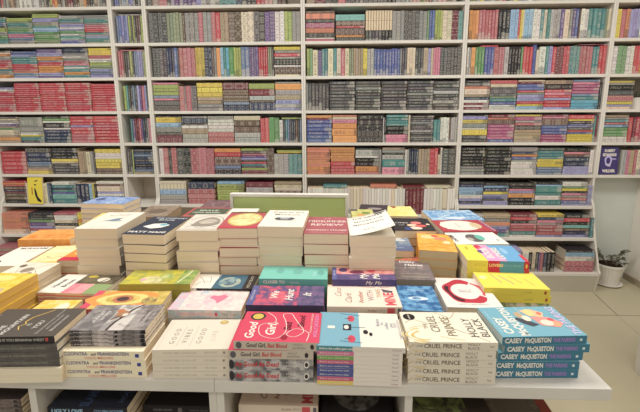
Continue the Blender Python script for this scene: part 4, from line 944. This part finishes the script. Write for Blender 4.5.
    ('p', spline([(.2, .3), (.3, .62), (.55, .80), (.80, .66), (.86, .36), (.5, .22)], 5), (150, 140, 128)), ('p', spline([(.30, .50), (.50, .66), (.76, .60), (.70, .44), (.45, .38)], 5), (190, 180, 164)), ('l', spline([(.05, .62), (.4, .90), (.8, .80), (.95, .5)]), .005, (88, 80, 74)), ('l', spline([(.1, .2), (.45, .34), (.9, .2)]), .005, (100, 90, 82)), ('l', spline([(.25, .5), (.5, .58), (.75, .5)]), .004, (70, 62, 58)), ('l', spline([(.15, .4), (.5, .15), (.85, .42)]), .004, (90, 80, 74)), ('r', 0, 0, 1, .12, (196, 186, 170))]),
 disc=dict(d='thick crimson paperback with a gold disc', L=.204, W=.130, T=.034, c=(176, 88, 92), art=[
    ('e', .54, .52, .45, .40, (200, 176, 104)), ('e', .54, .52, .40, .35, ((226, 214, 160), (208, 188, 124))), ('t', 'Gilded', .5, .56, .024, (186, 160, 110), dict(shear=.3)), ('r', 0, .92, 1, 1, (104, 78, 60)), ('r', .02, .02, .98, .10, (188, 70, 84))]),
 days=dict(d='thick white paperback with black serif title', L=.206, W=.146, T=.034, c=(228, 221, 206), art=[
    ('t', 'Days at the', .52, .86, .024, (84, 80, 78), dict(bold=.0002)), ('t', 'Museum', .52, .71, .025, (84, 80, 78), dict(bold=.0002, sp=1.1)), ('e', .5, .46, .24, .10, (80, 84, 90)), ('e', .5, .52, .14, .04, (190, 190, 186)), ('r', .40, .40, .60, .47, (150, 152, 150)), ('l', [(.3, .36), (.72, .36)], .006, (92, 96, 100)), ('t', 'a bookshop story', .8, .10, .006, (150, 146, 140))]),
 review=dict(d='thick dusty-rose paperback with pale capitals', L=.200, W=.142, T=.034, c=(166, 96, 100), art=[
    ('t', 'THE', .5, .88, .012, (226, 206, 196)), ('t', 'MIDSUMMER', .5, .70, .032, (226, 206, 196), dict(bold=.0006, sx=.9)), ('t', 'REVIEW', .5, .50, .032, (226, 206, 196), dict(bold=.0006)), ('t', 'HANNAH MAGEE', .5, .20, .018, (226, 206, 196), dict(bold=.0003)), ('l', [(.1, .08), (.9, .08)], .003, (214, 186, 178))]),
 note=dict(d='thick cream paperback with hand-lettered curling cover', L=.205, W=.142, T=.034, c=(236, 226, 206)),
 maroonback=dict(d='dusky plum paperback with faint ornament', L=.200, W=.150, T=.035, c=((110, 84, 88), (130, 100, 102)), art=[('ring', .5, .6, .2, .24, (150, 124, 120)), ('t', 'Crimson', .5, .3, .02, (170, 146, 140))]),
 greenred=dict(d='dark paperback with red border and pale title', L=.140, W=.150, T=.033, c=(86, 92, 78), art=[
    ('r', 0, 0, .08, 1, (176, 84, 84)), ('r', 0, .90, 1, 1, (170, 90, 90)), ('t', 'BRAVE', .5, .66, .026, (190, 196, 176), dict(bold=.0008)), ('t', 'NEW BREED', .5, .44, .020, (190, 196, 176), dict(bold=.0007)), ('r', 0, 0, 1, .12, (180, 96, 92))]),
 whiteback=dict(d='white paperback with small grey title', L=.130, W=.110, T=.033, c=(226, 220, 208), art=[('t', 'letters', .5, .6, .012, (140, 134, 128))]),
 tanback=dict(d='tan paperback with umber edges', L=.190, W=.130, T=.035, c=((150, 134, 116), (130, 112, 96)), page=(186, 160, 128), art=[('e', .5, .5, .3, .2, (110, 96, 84))]),
 garden=dict(d='small green and yellow garden-print paperback', L=.140, W=.085, T=.033, c=((176, 178, 104), (206, 196, 130)), art=[('e', .4, .4, .2, .1, (206, 150, 96)), ('e', .65, .6, .2, .12, (120, 140, 80)), ('r', 0, .8, .3, 1, (90, 90, 84))]),
 plum=dict(d='black paperback with a pale crescent print', L=.190, W=.120, T=.034, c=(72, 62, 66), art=[('e', .55, .62, .26, .09, (150, 140, 136)), ('l', spline([(.1, .3), (.5, .4), (.9, .25)]), .006, (130, 96, 120)), ('e', .3, .3, .1, .06, (110, 80, 104))]),
 lemon=dict(d='pale lemon paperback with a red emblem', L=.180, W=.170, T=.033, c=((232, 214, 130), (240, 226, 160)), art=[('p', [(.40, .98), (.50, .78), (.60, .98)], (150, 60, 50)), ('l', [(.15, .4), (.85, .4)], .005, (196, 170, 90)), ('l', [(.15, .6), (.85, .6)], .005, (196, 170, 90))]),
 flowers=dict(d='black paperback with blossoms and silver title', L=.180, W=.160, T=.032, c=(56, 52, 54), art=[('e', .62, .62, .14, .10, (214, 130, 124)), ('e', .50, .42, .14, .10, (238, 196, 170)), ('e', .70, .38, .14, .09, (216, 100, 96)), ('e', .55, .20, .16, .10, (232, 210, 190)), ('e', .35, .16, .10, .1, (70, 84, 130)), ('t', 'SONG', .22, .60, .024, (190, 186, 180), dict(bold=.0006)), ('t', 'OF', .22, .42, .020, (190, 186, 180)), ('e', .9, .5, .05, .05, (232, 210, 190))]),
 orangebloom=dict(d='orange paperback with cream blossoms', L=.190, W=.128, T=.030, c=((232, 164, 72), (238, 180, 96)), page=(206, 186, 148), art=[('e', .3, .80, .2, .12, (240, 206, 150)), ('e', .65, .70, .18, .10, (216, 140, 110)), ('e', .5, .86, .1, .06, (214, 90, 90)), ('l', spline([(.1, .3), (.5, .4), (.9, .3)]), .006, (206, 90, 60)), ('l', spline([(.1, .15), (.5, .22), (.9, .15)]), .005, (206, 90, 60)), ('e', .8, .5, .1, .08, (240, 214, 170))]),
 seascape=dict(d='grey-blue paperback with silver clouds', L=.190, W=.128, T=.026, c=((112, 128, 148), (150, 160, 168)), art=[('e', .45, .72, .35, .10, (206, 206, 204)), ('e', .7, .60, .2, .06, (206, 206, 204)), ('r', 0, 0, 1, .28, (104, 112, 144)), ('t', 'STARDUST', .5, .16, .014, (176, 182, 204), dict(bold=.0003))]),
 grump=dict(d='smoky mauve paperback with pale block title', L=.195, W=.122, T=.026, c=((120, 112, 112), (140, 124, 122)), page=(150, 140, 128), art=[
    ('r', 0, .80, 1, 1, ((196, 110, 96), (206, 140, 100))), ('e', .2, .92, .16, .05, (120, 130, 60)), ('t', 'Daisy', .42, .74, .024, (232, 220, 214), dict(bold=.0008)), ('t', 'Haites', .58, .60, .024, (232, 220, 214), dict(bold=.0008)), ('t', '& THE SIX', .55, .48, .014, (214, 206, 200)), ('l', [(.15, .24), (.85, .22)], .005, (190, 180, 160)), ('r', .15, .08, .85, .14, (150, 142, 128))]),
 bluesea=dict(d='wide blue picture book with white foam', L=.230, W=.170, T=.030, c=((112, 156, 198), (176, 200, 216)), art=[('l', spline([(.1, .9), (.5, .6), (.8, .3), (.95, .05)]), .010, (226, 232, 236)), ('l', [(.5, .2), (.3, .05)], .01, (70, 110, 150)), ('e', .2, .5, .1, .2, (214, 222, 228))]),
 redframe=dict(d='wide red-bordered book with a cream lace panel', L=.215, W=.165, T=.030, c=(176, 74, 80), page=(210, 196, 178), art=[('e', .52, .55, .42, .38, (232, 224, 210)), ('r', .22, .30, .84, .86, (232, 224, 210)), ('e', .5, .25, .25, .10, (206, 186, 150)), ('l', [(.02, .06), (.98, .06)], .008, (70, 110, 160)), ('l', [(.02, .03), (.98, .03)], .004, (226, 226, 226)), ('t', 'the paper palace', .5, .6, .010, (150, 130, 120))]),
 fossil=dict(d='white paperback with a dark leaf print', L=.190, W=.135, T=.030, c=(234, 230, 218), art=[('e', .5, .52, .34, .16, (104, 98, 98)), ('e', .55, .40, .24, .08, (110, 180, 164)), ('t', 'DARWIN', .5, .92, .018, (60, 58, 60), dict(bold=.0006, rot=0)), ('t', 'one', .3, .12, .016, (60, 58, 60)), ('e', .4, .62, .14, .06, (180, 170, 160))]),
 lovers=dict(d='yellow, pink and blue paperback with white title', L=.190, W=.150, T=.030, c=(112, 166, 204), s=(92, 150, 176), art=[
    ('r', 0, .66, 1, 1, (234, 218, 96)), ('p', [(0, .34), (1, .46), (1, .70), (0, .66)], (220, 160, 196)), ('e', .85, .64, .14, .06, (206, 60, 84)), ('e', .55, .66, .1, .05, (112, 84, 130)), ('t', 'BOOK', .48, .56, .034, WHT, dict(bold=.0010)), ('t', 'LOVERS', .48, .38, .030, WHT, dict(bold=.0010)), ('t', 'emily', .75, .86, .014, (150, 130, 60), dict(shear=.3)), ('e', .62, .24, .2, .05, (150, 190, 216)), ('r', 0, 0, .4, .06, (206, 70, 80))],
    spine=[('r', 0, 0, .34, 1, (230, 212, 92)), ('r', .34, 0, .53, 1, (204, 62, 78)), ('t', 'LOVERS', .36, .5, .013, (240, 210, 150), dict(bold=.0006)), ('t', 'BOOK', .12, .5, .013, (214, 186, 80)), ('t', 'EMILY HENRY', .60, .5, .009, (150, 190, 196)), ('r', .92, 0, 1, 1, (196, 62, 72)), ('e', .96, .5, .018, .25, (226, 180, 90))]),
 violets=dict(d='yellow paperback with violet handwriting and orange seal', L=.185, W=.120, T=.022, c=(232, 216, 96), s=(224, 204, 84), art=[
    ('l', [(.75, .62), (.25, .48)], .008, (150, 110, 150)), ('l', [(.85, .74), (.30, .66)], .006, (150, 110, 150)), ('l', [(.72, .46), (.30, .34)], .006, (180, 140, 120)), ('l', [(.6, .25), (.2, .18)], .005, (180, 140, 120)), ('e', .6, .9, .10, .06, (240, 232, 170))],
    spine=[('t', 'a novel', .6, .5, .008, (160, 140, 60)), ('e', .93, .5, .022, .28, (206, 120, 60)), ('e', .93, .5, .010, .15, (60, 50, 50))]),
 mosaic=dict(d='green and rose patterned paperback', L=.185, W=.120, T=.024, c=((130, 144, 96), (206, 176, 160)), s=((130, 144, 96), (214, 196, 176))),
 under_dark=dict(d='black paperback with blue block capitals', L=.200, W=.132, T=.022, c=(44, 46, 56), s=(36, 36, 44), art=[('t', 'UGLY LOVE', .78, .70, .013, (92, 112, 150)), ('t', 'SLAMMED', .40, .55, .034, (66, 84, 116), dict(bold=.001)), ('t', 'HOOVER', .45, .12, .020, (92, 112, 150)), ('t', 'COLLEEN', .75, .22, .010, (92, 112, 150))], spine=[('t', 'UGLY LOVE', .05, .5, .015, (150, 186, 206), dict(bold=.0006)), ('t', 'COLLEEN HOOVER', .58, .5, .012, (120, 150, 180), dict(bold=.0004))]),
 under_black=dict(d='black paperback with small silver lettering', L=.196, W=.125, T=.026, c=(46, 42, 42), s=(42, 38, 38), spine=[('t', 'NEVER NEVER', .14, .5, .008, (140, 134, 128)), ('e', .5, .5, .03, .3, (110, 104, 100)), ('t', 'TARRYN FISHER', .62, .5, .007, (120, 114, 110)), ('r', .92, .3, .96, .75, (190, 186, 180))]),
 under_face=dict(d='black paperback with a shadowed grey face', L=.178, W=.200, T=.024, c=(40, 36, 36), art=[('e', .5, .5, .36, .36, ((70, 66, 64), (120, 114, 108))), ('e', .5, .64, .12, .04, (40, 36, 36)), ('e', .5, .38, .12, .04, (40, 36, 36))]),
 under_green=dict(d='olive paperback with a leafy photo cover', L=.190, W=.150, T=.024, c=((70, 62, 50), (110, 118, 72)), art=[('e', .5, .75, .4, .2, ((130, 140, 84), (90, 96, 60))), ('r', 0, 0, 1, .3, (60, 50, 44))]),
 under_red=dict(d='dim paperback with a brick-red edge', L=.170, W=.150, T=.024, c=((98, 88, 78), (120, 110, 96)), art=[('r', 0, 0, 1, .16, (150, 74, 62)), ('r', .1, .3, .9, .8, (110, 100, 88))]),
 manga=dict(kind='comic_volume', d='dark comic volume with pale spine bands', L=.180, W=.120, T=.0125, c=(70, 60, 60), s=((86, 74, 72), (120, 108, 102)), spine=[('t', 'VOLUME', .3, .5, .006, (190, 180, 170)), ('r', .9, .2, .95, .8, (60, 50, 50))]),
)
for i, (c, s) in enumerate((((206, 120, 150), 'pink'), ((122, 160, 90), 'green'), ((196, 100, 130), 'rose'), ((84, 92, 150), 'indigo'), ((226, 196, 110), 'yellow'))):
    DESIGN['thin_' + s] = dict(d='slim cream paperback with a half %s spine' % s, L=.193, W=.132, T=.0103, c=(232, 222, 208), s=(228, 218, 206), spine=sp_thin(c, s))
for nm, base in (('whitedoor', .030), ('haig', .029), ('portrait', .035), ('disc', .031), ('days', .032), ('review', .034), ('note', .034)):
    q = dict(DESIGN[nm]); q['art'] = []; q['T'] = base; q['d'] = 'thick paperback with its tan page edges showing'
    q['L'] -= 0.003; DESIGN[nm + '_under'] = q

# ---------------------------------------------------------------- stacks on the tables

S = stack
# front row
S('the far-left front stack', -.762, .862, 3, [('mountain', .010, 0, 0), ('charcoal', .016, -.004, 0), ('charcoal', .018, -.005, .6), ('charcoal', .018, -.004, 0), ('plaincream', .016, -.008, 0), ('plaincream', .016, -.008, 0)])
S('the robin-topped stack', -.548, .882, 1, [('bird', .004, .018, 1.5), ('bird', .004, .016, .8), ('bird', .005, .015, .3), ('bird', .007, .014, .5), ('cleo', .000, -.004, 0), ('cleo', .003, -.005, .3), ('cleo', .005, -.006, 0)])
S('the all off-white stack', -.345, .885, 2, [('vibes', .009, .000, 1), ('vibes', .009, -.002, 0), ('vibes', .010, -.003, 0), ('vibes', .010, -.004, -.3)])
S('the pink-topped crime stack', -.141, .878, .4, [('goodgirl', .011, .000, -1.5), ('goodgirl', -.004, -.001, 0), ('asgood', -.004, .0, .4), ('asgood', -.004, -.001, 0)])
S('the stack topped by the half-blue book', .064, .874, -1, [('coffee', 0, .002, -.5), ('thin_pink', -.002, -.006, -.6), ('thin_green', -.003, -.007, 0), ('thin_rose', -.003, -.006, 0), ('thin_indigo', -.003, -.006, 0), ('thin_indigo', -.003, -.006, .4), ('thin_indigo', -.003, -.006, 0), ('thin_rose', -.003, -.006, 0), ('thin_yellow', -.003, -.006, 0)])
S('the gold-crown fantasy stack', .271, .883, .3, [('cruel', .002, 0, .4), ('cruel', -.002, -.002, -.3), ('cruel', .001, 0, 0), ('cruel', .001, -.002, .3), ('cruel', .001, -.002, 0)])
S('the teal corner stack', .487, .912, 2.5, [('casey', .000, .000, 1.2), ('casey', .008, -.001, .5), ('casey', -.004, .001, 0), ('casey', -.012, -.002, -.6), ('casey', -.013, -.003, -.6)])
# second row
S('the heart-covered stack behind the off-white one', -.346, 1.021, 0, jit('water', 4, .002, .5, 3), )
S('the stack behind the pink crime books', -.130, 1.025, .5, jit('darkpink', 5, .002, .5, 4))
S('the stack behind the half-blue book', .083, 1.030, 0, jit('peachy', 5, .001, .4, 5))
S('the small stack behind the crown books', .238, 1.035, -3, jit('starry', 5, .002, .6, 6), portrait=True)
S('the ring-covered stack behind the crown books', .388, 1.085, -2, jit('redring', 4, .001, .5, 7), portrait=True)
S('the marbled stack behind the robin books', -.580, 1.005, 4, jit('marble', 5, .001, .5, 8))
S('the small stack behind the far-left books', -.785, .985, 3, jit('yellowtext', 4, .002, 1, 9))
S('the yellow wave stack', -.975, .995, -1, jit('yellowwave', 7, .003, 1.5, 10))
# third row
S('the steel-blue ornate stack', -.339, 1.122, -1, jit('noct', 6, .001, .3, 11))
S('the turquoise stack', -.120, 1.136, -.3, jit('teal', 6, .001, .3, 12))
S('the white-script stack', .092, 1.137, .3, jit('script', 6, .001, .3, 13))
S('the smoky mauve stack', .262, 1.243, -3, jit('grump', 4, .001, .5, 14), portrait=True)
S('the meadow-print stack', -.530, 1.112, 2, jit('yelgreen', 6, .001, .5, 15))
S('the pink-and-green titled stack', -.775, 1.108, -2, jit('people', 9, .002, .6, 16))
S('the ink-sketch stack', -.985, 1.150, -3, jit('sketch', 6, .003, 2, 17))
# tall stacks
def tall(nm, where, x, y, ang, n, seed):
    b = [(nm, 0, 0, 0)] + jit(nm + '_under', n, .004, 1.6, seed)
    return S(where, x, y, ang, b, portrait=True)
tall('whitedoor', 'the tall white-topped stack', -.775, 1.296, 1.5, 7, 21)
tall('haig', 'the tall slate-topped stack', -.598, 1.268, -3, 7, 22)
tall('portrait', 'the tall portrait-topped stack', -.440, 1.285, 2, 6, 23)
tall('disc', 'the tall gold-disc stack', -.310, 1.292, 1, 7, 24)
tall('days', 'the tall black-serif-title stack', -.166, 1.290, -2, 7, 25)
tall('review', 'the tall dusty-rose stack', -.022, 1.280, -1, 6, 26)
nt_ = tall('note', 'the tall stack with the curling cover', .120, 1.262, 1, 6, 27)
# right flank and back
S('the yellow stack by the table edge', .535, 1.135, -3, [('violets', 0, 0, 0), ('violets', .004, .0, 1), ('mosaic', .002, .003, 0), ('violets', 0, 0, 0), ('violets', 0, 0, 0)][:5])
S('the stack behind the yellow ones', .528, 1.266, -3, jit('lovers', 5, .002, .8, 31))
S('the leaf-print stack', .532, 1.418, 3, jit('fossil', 5, .002, .8, 32)[:5])
S('the red-bordered stack', .535, 1.578, 3, jit('redframe', 5, .002, .8, 33))
S('the wide blue stack at the back', .540, 1.745, 3, jit('bluesea', 5, .002, .8, 34))
S('the grey-blue cloud stack', .225, 1.425, -2, jit('seascape', 5, .001, .8, 35), portrait=True)
S('the orange blossom stack', .372, 1.368, -10, jit('orangebloom', 5, .001, .3, 36), portrait=True)
S('the black blossom stack', .322, 1.560, -2, jit('flowers', 5, .001, .8, 37), portrait=True)
S('the pale lemon stack', .285, 1.755, -1, jit('lemon', 5, .001, .8, 38), portrait=True)
S('the small stack between the green board and crescent stack', .112, 1.452, 0, jit('garden', 7, .001, .4, 63), portrait=True)
S('the black crescent stack', .170, 1.620, -8, jit('plum', 6, .002, .8, 39), portrait=True)
S('the red-and-green titled stack at the back', -.495, 1.468, -2, jit('greenred', 7, .001, .4, 61), portrait=True)
S('the small white stack beside the green board', -.355, 1.462, 0, jit('whiteback', 7, .001, .4, 62), portrait=True)
S('the plum stack at the back', -.505, 1.665, 3, jit('maroonback', 6, .002, .8, 41), portrait=True)
S('the tan stack at the back', -.735, 1.560, 3, jit('tanback', 6, .002, .8, 42), portrait=True)
S('the wide blue stack at the back left', -1.040, 1.745, 176, jit('bluewide', 9, .002, .8, 43))
S('the apricot-striped stack', -.955, 1.560, 8, jit('sunyellow', 8, .002, .8, 44), portrait=True)
S('the orange landscape stack', -1.130, 1.480, 4, jit('orangespread', 6, .002, .8, 45))
S('the charcoal-title white stack', -1.135, 1.300, 4, jit('whitetitle', 5, .002, .8, 46), portrait=True)
S('the pale yellow stack', -1.010, 1.315, 6, jit('paleyellow', 5, .001, .5, 47), portrait=True)
S('the small orange-and-crimson stack', -.905, 1.300, 2, jit('orangesmall', 5, .002, .8, 48), portrait=True)

# curling cover and its hand lettering on the tall cream stack
top = nt_[0]
L_, W_, T_ = DESIGN['note']['L'], DESIGN['note']['W'], DESIGN['note']['T']
def curl(u, w_):
    """u 0..1 from the spine, w_ 0..1 up from the foot -> local point; the foot corner near the spine stays down, the fore-edge lifts"""
    return (L_ / 2 - w_ * L_ - 0.002 * u, -W_ / 2 + u * W_ * 0.985, T_ + 0.0015 + 0.030 * (u ** 1.6) + 0.004 * (1 - w_) * u)
gv, gf = [], []
nu, nw = 10, 4
for i in range(nu + 1):
    for j in range(nw + 1):
        gv.append(curl(i / nu, j / nw))
for i in range(nu):
    for j in range(nw):
        a = i * (nw + 1) + j
        gf.append((a, a + nw + 1, a + nw + 2, a + 1))
cc_ = mesh_obj('curled_cover', gv, gf, M_((238, 232, 218)), top, smooth=True)
sm = cc_.modifiers.new('thickness', 'SOLIDIFY'); sm.thickness = 0.0005
pr = Print()
for body, u, w_, size in (('THE COFFEE', .50, .84, .017), ('BEFORE THE', .50, .66, .016), ('MONSOON', .48, .48, .018), ('stories', .44, .20, .012)):
    tv, tf = text_mesh(body, size, 0, .0002, 'CENTER', 1.0, 1.15)
    pr.add([tuple(Vector(curl(u + x / W_, w_ + y / L_)) + Vector((0, 0, .0009))) for x, y in tv], tf, M_((92, 86, 84)))
pts, fc = shape_points(('e', .82, .93, .14, .03, 0))[0][0]
pr.add([tuple(Vector(curl(*p)) + Vector((0, 0, .0009))) for p in pts], fc, M_((60, 56, 58)))
pr.build('title_lettering', top)

# green board in a white frame behind the tall stacks
o = empty('display_board', (-.185, 1.560, T + 0.0005))
tag(o, 'green display board with a raised white frame standing behind the tall book stacks', 'board')
hw, hh = .245, .285
box('green_panel', -hw + .012, hw - .012, .010, .016, .012, hh - .012, mat((198, 214, 144), 0.5), o)
box('frame_rail', -hw, hw, 0, .030, hh - .012, hh, WHITE, o, .001)
box('frame_rail', -hw, hw, 0, .030, 0, .012, WHITE, o, .001)
box('frame_stile', -hw, -hw + .0118, 0, .030, .0122, hh - .0122, WHITE, o, .001)
box('frame_stile', hw - .0118, hw, 0, .030, .0122, hh - .0122, WHITE, o, .001)
o.rotation_euler = (0, 0, math.radians(-1.5))

# ---------------------------------------------------------------- books in the compartments under the table
UZ = 0.4455
def under(where, cx, cy, ang, top_z, design, filler, portrait=False):
    n = max(0, int((top_z - UZ) / (DESIGN[filler]['T'] + .0004)) - 0)
    tt = DESIGN[design]['T'] + .0004
    n = int(round((top_z - UZ - tt) / (DESIGN[filler]['T'] + .0004)))
    return S(where, cx, cy, ang, [(design, 0, 0, 0)] + jit(filler, n, .001, .4, 51), 'books in the compartments under the tables', portrait, UZ)
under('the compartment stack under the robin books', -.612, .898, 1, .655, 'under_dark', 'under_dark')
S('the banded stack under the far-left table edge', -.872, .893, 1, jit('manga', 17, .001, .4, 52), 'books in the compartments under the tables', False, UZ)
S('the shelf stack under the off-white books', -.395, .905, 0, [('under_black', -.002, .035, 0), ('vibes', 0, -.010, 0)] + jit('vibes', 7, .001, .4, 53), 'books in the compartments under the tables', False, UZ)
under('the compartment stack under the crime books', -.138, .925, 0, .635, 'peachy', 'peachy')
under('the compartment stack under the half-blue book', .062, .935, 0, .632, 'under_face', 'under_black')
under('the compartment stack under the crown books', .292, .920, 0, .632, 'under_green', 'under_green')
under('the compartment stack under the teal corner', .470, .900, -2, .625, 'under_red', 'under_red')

# ---------------------------------------------------------------- things shown face-out on the wall shelves
def faceout(name, label, loc, w, h, t, c, prints, tilt=8):
    """a book standing with its front cover to the room; prints in fractions of the cover"""
    v, f, fm, sp = cell_book(h, w, t, .0008, .0006, .0006, .001, 'cover')
    root = mesh_obj(name, v, f, M_(c))
    bv, bf = box_data(-h / 2 + .0006, h / 2 - .0006, -w / 2 + .001, w / 2 - .0006, .0008, t - .0008)
    mesh_obj('page_block', bv, bf, PAGES, root)
    pic, tit = Print(), Print()
    for n, it in enumerate(prints):
        z = t + .00015 + .00005 * n
        if it[0] == 't':
            tv, tf = text_mesh(it[1], it[4], 0, it[6] if len(it) > 6 else .0005, 'CENTER', it[7] if len(it) > 7 else 1.0)
            tit.add([(h / 2 - it[3] * h - y, -w / 2 + it[2] * w + x, z) for x, y in tv], tf, M_(it[5]))
        else:
            sh, c2 = shape_points(it)
            for pts, fc in sh:
                pic.add([(h / 2 - b * h, -w / 2 + a * w, z) for a, b in pts], [tuple(reversed(q)) for q in fc], M_(c2))
    pic.build('cover_print', root); tit.build('title_lettering', root)
    # local x -> down, y -> right, z -> towards the room
    m = Matrix(((0, 1, 0), (0, 0, -1), (-1, 0, 0)))
    rx = Matrix.Rotation(math.radians(-tilt), 3, 'X')
    root.matrix_world = Matrix.Translation(Vector(loc)) @ (rx @ m).to_4x4()
    tag(root, label, 'book', 'books shown face-out on the wall shelves')
    return root
faceout('storybook', 'yellow storybook with a black feather shape, face-out beside a maroon stack', (-2.380, 2.985, LV[6] + .108), .118, .212, .016, (232, 212, 84),
        [('p', [(.50, .62), (.60, .46), (.66, .28), (.92, .10), (.84, .05), (.62, .12), (.48, .32), (.44, .54)], (48, 44, 44)), ('e', .52, .72, .07, .03, (48, 44, 44)), ('e', .56, .86, .09, .02, (48, 44, 44)), ('e', .66, .88, .06, .02, (48, 44, 44)), ('r', .26, .35, .32, .62, (160, 60, 50))], 5)
faceout('novel', 'indigo novel with bold white words, face-out in the corner bay', (2.093, 3.036, LV[5] + .107), .135, .208, .018, (74, 66, 116),
        [('t', 'ROBERT', .5, .86, .026, WHT, .0014, .8), ('t', 'EDWARDS', .5, .71, .028, WHT, .0016, .75), ('ring', .45, .50, .12, .20, (200, 190, 226)), ('e', .75, .56, .14, .03, (170, 160, 206)), ('t', 'THE', .5, .30, .012, WHT), ('t', 'WILDER', .5, .12, .030, WHT, .0016, .85)], 4)

# white floor plant and small shelf plant
random.seed(11)
pot_m = mat((230, 226, 216), 0.35, spec=0.5)
def plant(label, cat_name, loc, s, saucer):
    o = empty('potted_plant', loc)
    tag(o, label, 'plant')
    if saucer:
        lathe('saucer', [(.001, 0), (.082, 0), (.098, .014), (.101, .020), (.095, .020), (.080, .010), (.001, .010)], pot_m, o)
    zb = .0105 if saucer else 0
    prof = [(.001, zb), (.068, zb), (.070, zb + .01), (.080, zb + .06), (.092, zb + .12), (.100, zb + .150), (.104, zb + .151), (.104, zb + .166), (.096, zb + .166), (.092, zb + .150), (.001, zb + .149)]
    lathe('pot', [(r * s, z * s) for r, z in prof], pot_m, o, 56, .0016 * s, 56)
    soil = mat((70, 54, 44), 0.95, (50, 38, 32), 0.1, 90.0)
    lathe('soil', [(.001, (zb + .1495) * s), (.088 * s, (zb + .1495) * s), (.080 * s, (zb + .158) * s), (.001, (zb + .160) * s)], soil, o, 24)
    leaf_m = mat((92, 100, 84), 0.45, (122, 122, 100), 0.4, 25.0)
    stem_m = mat((112, 96, 82), 0.6)
    z0 = (zb + .156) * s
    for k in range(9):
        a = k * 2.4 + random.uniform(-.3, .3)
        r0, r1 = .02 * s, random.uniform(.05, .13) * s
        h = random.uniform(.03, .115) * s
        pts = []
        for t in range(5):
            q = t / 4
            pts.append(Vector(((r0 + (r1 - r0) * q) * math.cos(a), (r0 + (r1 - r0) * q) * math.sin(a), z0 + h * math.sin(q * 1.5))))
        v, f = [], []
        for p in pts:
            for e in range(5):
                b = 2 * math.pi * e / 5
                v.append(p + Vector((math.cos(b), math.sin(b), 0)) * .003 * s)
        for i in range(4):
            for e in range(5):
                f.append((i * 5 + e, i * 5 + (e + 1) % 5, i * 5 + 5 + (e + 1) % 5, i * 5 + 5 + e))
        f.append((20, 21, 22, 23, 24))
        mesh_obj('stem', v, f, stem_m, o, smooth=True)
        lv, lf = [], []
        for t in (1.2, 1.8, 2.4, 3.0, 3.5, 4.0, 4.0):
            i = min(3, int(t)); p = pts[i].lerp(pts[i + 1], t - i)
            b = a + random.uniform(-1.8, 1.8)
            d = Vector((math.cos(b), math.sin(b), random.uniform(-.1, .5))).normalized()
            side = d.cross(Vector((0, 0, 1))).normalized()
            up = side.cross(d)
            ln, wd = random.uniform(.026, .042) * s, random.uniform(.011, .016) * s
            c0 = len(lv)
            for q in range(7):
                u = q / 6
                ww = wd * math.sin(math.pi * min(.97, u * .9 + .06)) ** .7
                ctr = p + d * ln * u + up * .006 * s * math.sin(math.pi * u)
                lv += [ctr - side * ww, ctr + up * .003 * s, ctr + side * ww, ctr - up * .002 * s]
            for q in range(6):
                A = c0 + q * 4; B = A + 4
                lf += [(A, A + 1, B + 1, B), (A + 1, A + 2, B + 2, B + 1), (A + 2, A + 3, B + 3, B + 2), (A + 3, A, B, B + 3)]
            lf += [(c0, c0 + 3, c0 + 2, c0 + 1), (c0 + 24, c0 + 25, c0 + 26, c0 + 27)]
        mesh_obj('leaves', lv, lf, leaf_m, o, smooth=True)
    return o
plant('grey-green leafy plant in a ribbed white pot on a saucer on the floor', 'plant', (2.185, 3.000, 0.0), 1.0, True)
plant('small plant in a white pot on the corner bay shelf', 'plant', (2.275, 3.075, LV[3] + .0005), .5, False)

# end of another white display unit at the frame's edge
o = empty('display_unit', (1.60, 1.45, 0))
tag(o, 'white display unit cut off by the frame, standing on the floor beyond the table', 'display unit')
box('side_panel', 0, .018, 0, .47, .0, 1.15, TABLE, o, .001)
box('back_panel', .0185, .40, .452, .47, .0, 1.15, TABLE, o)
for z in (.02, .40, .78, 1.12):
    box('shelf', .0185, .40, 0, .4515, z, z + .02, TABLE, o)
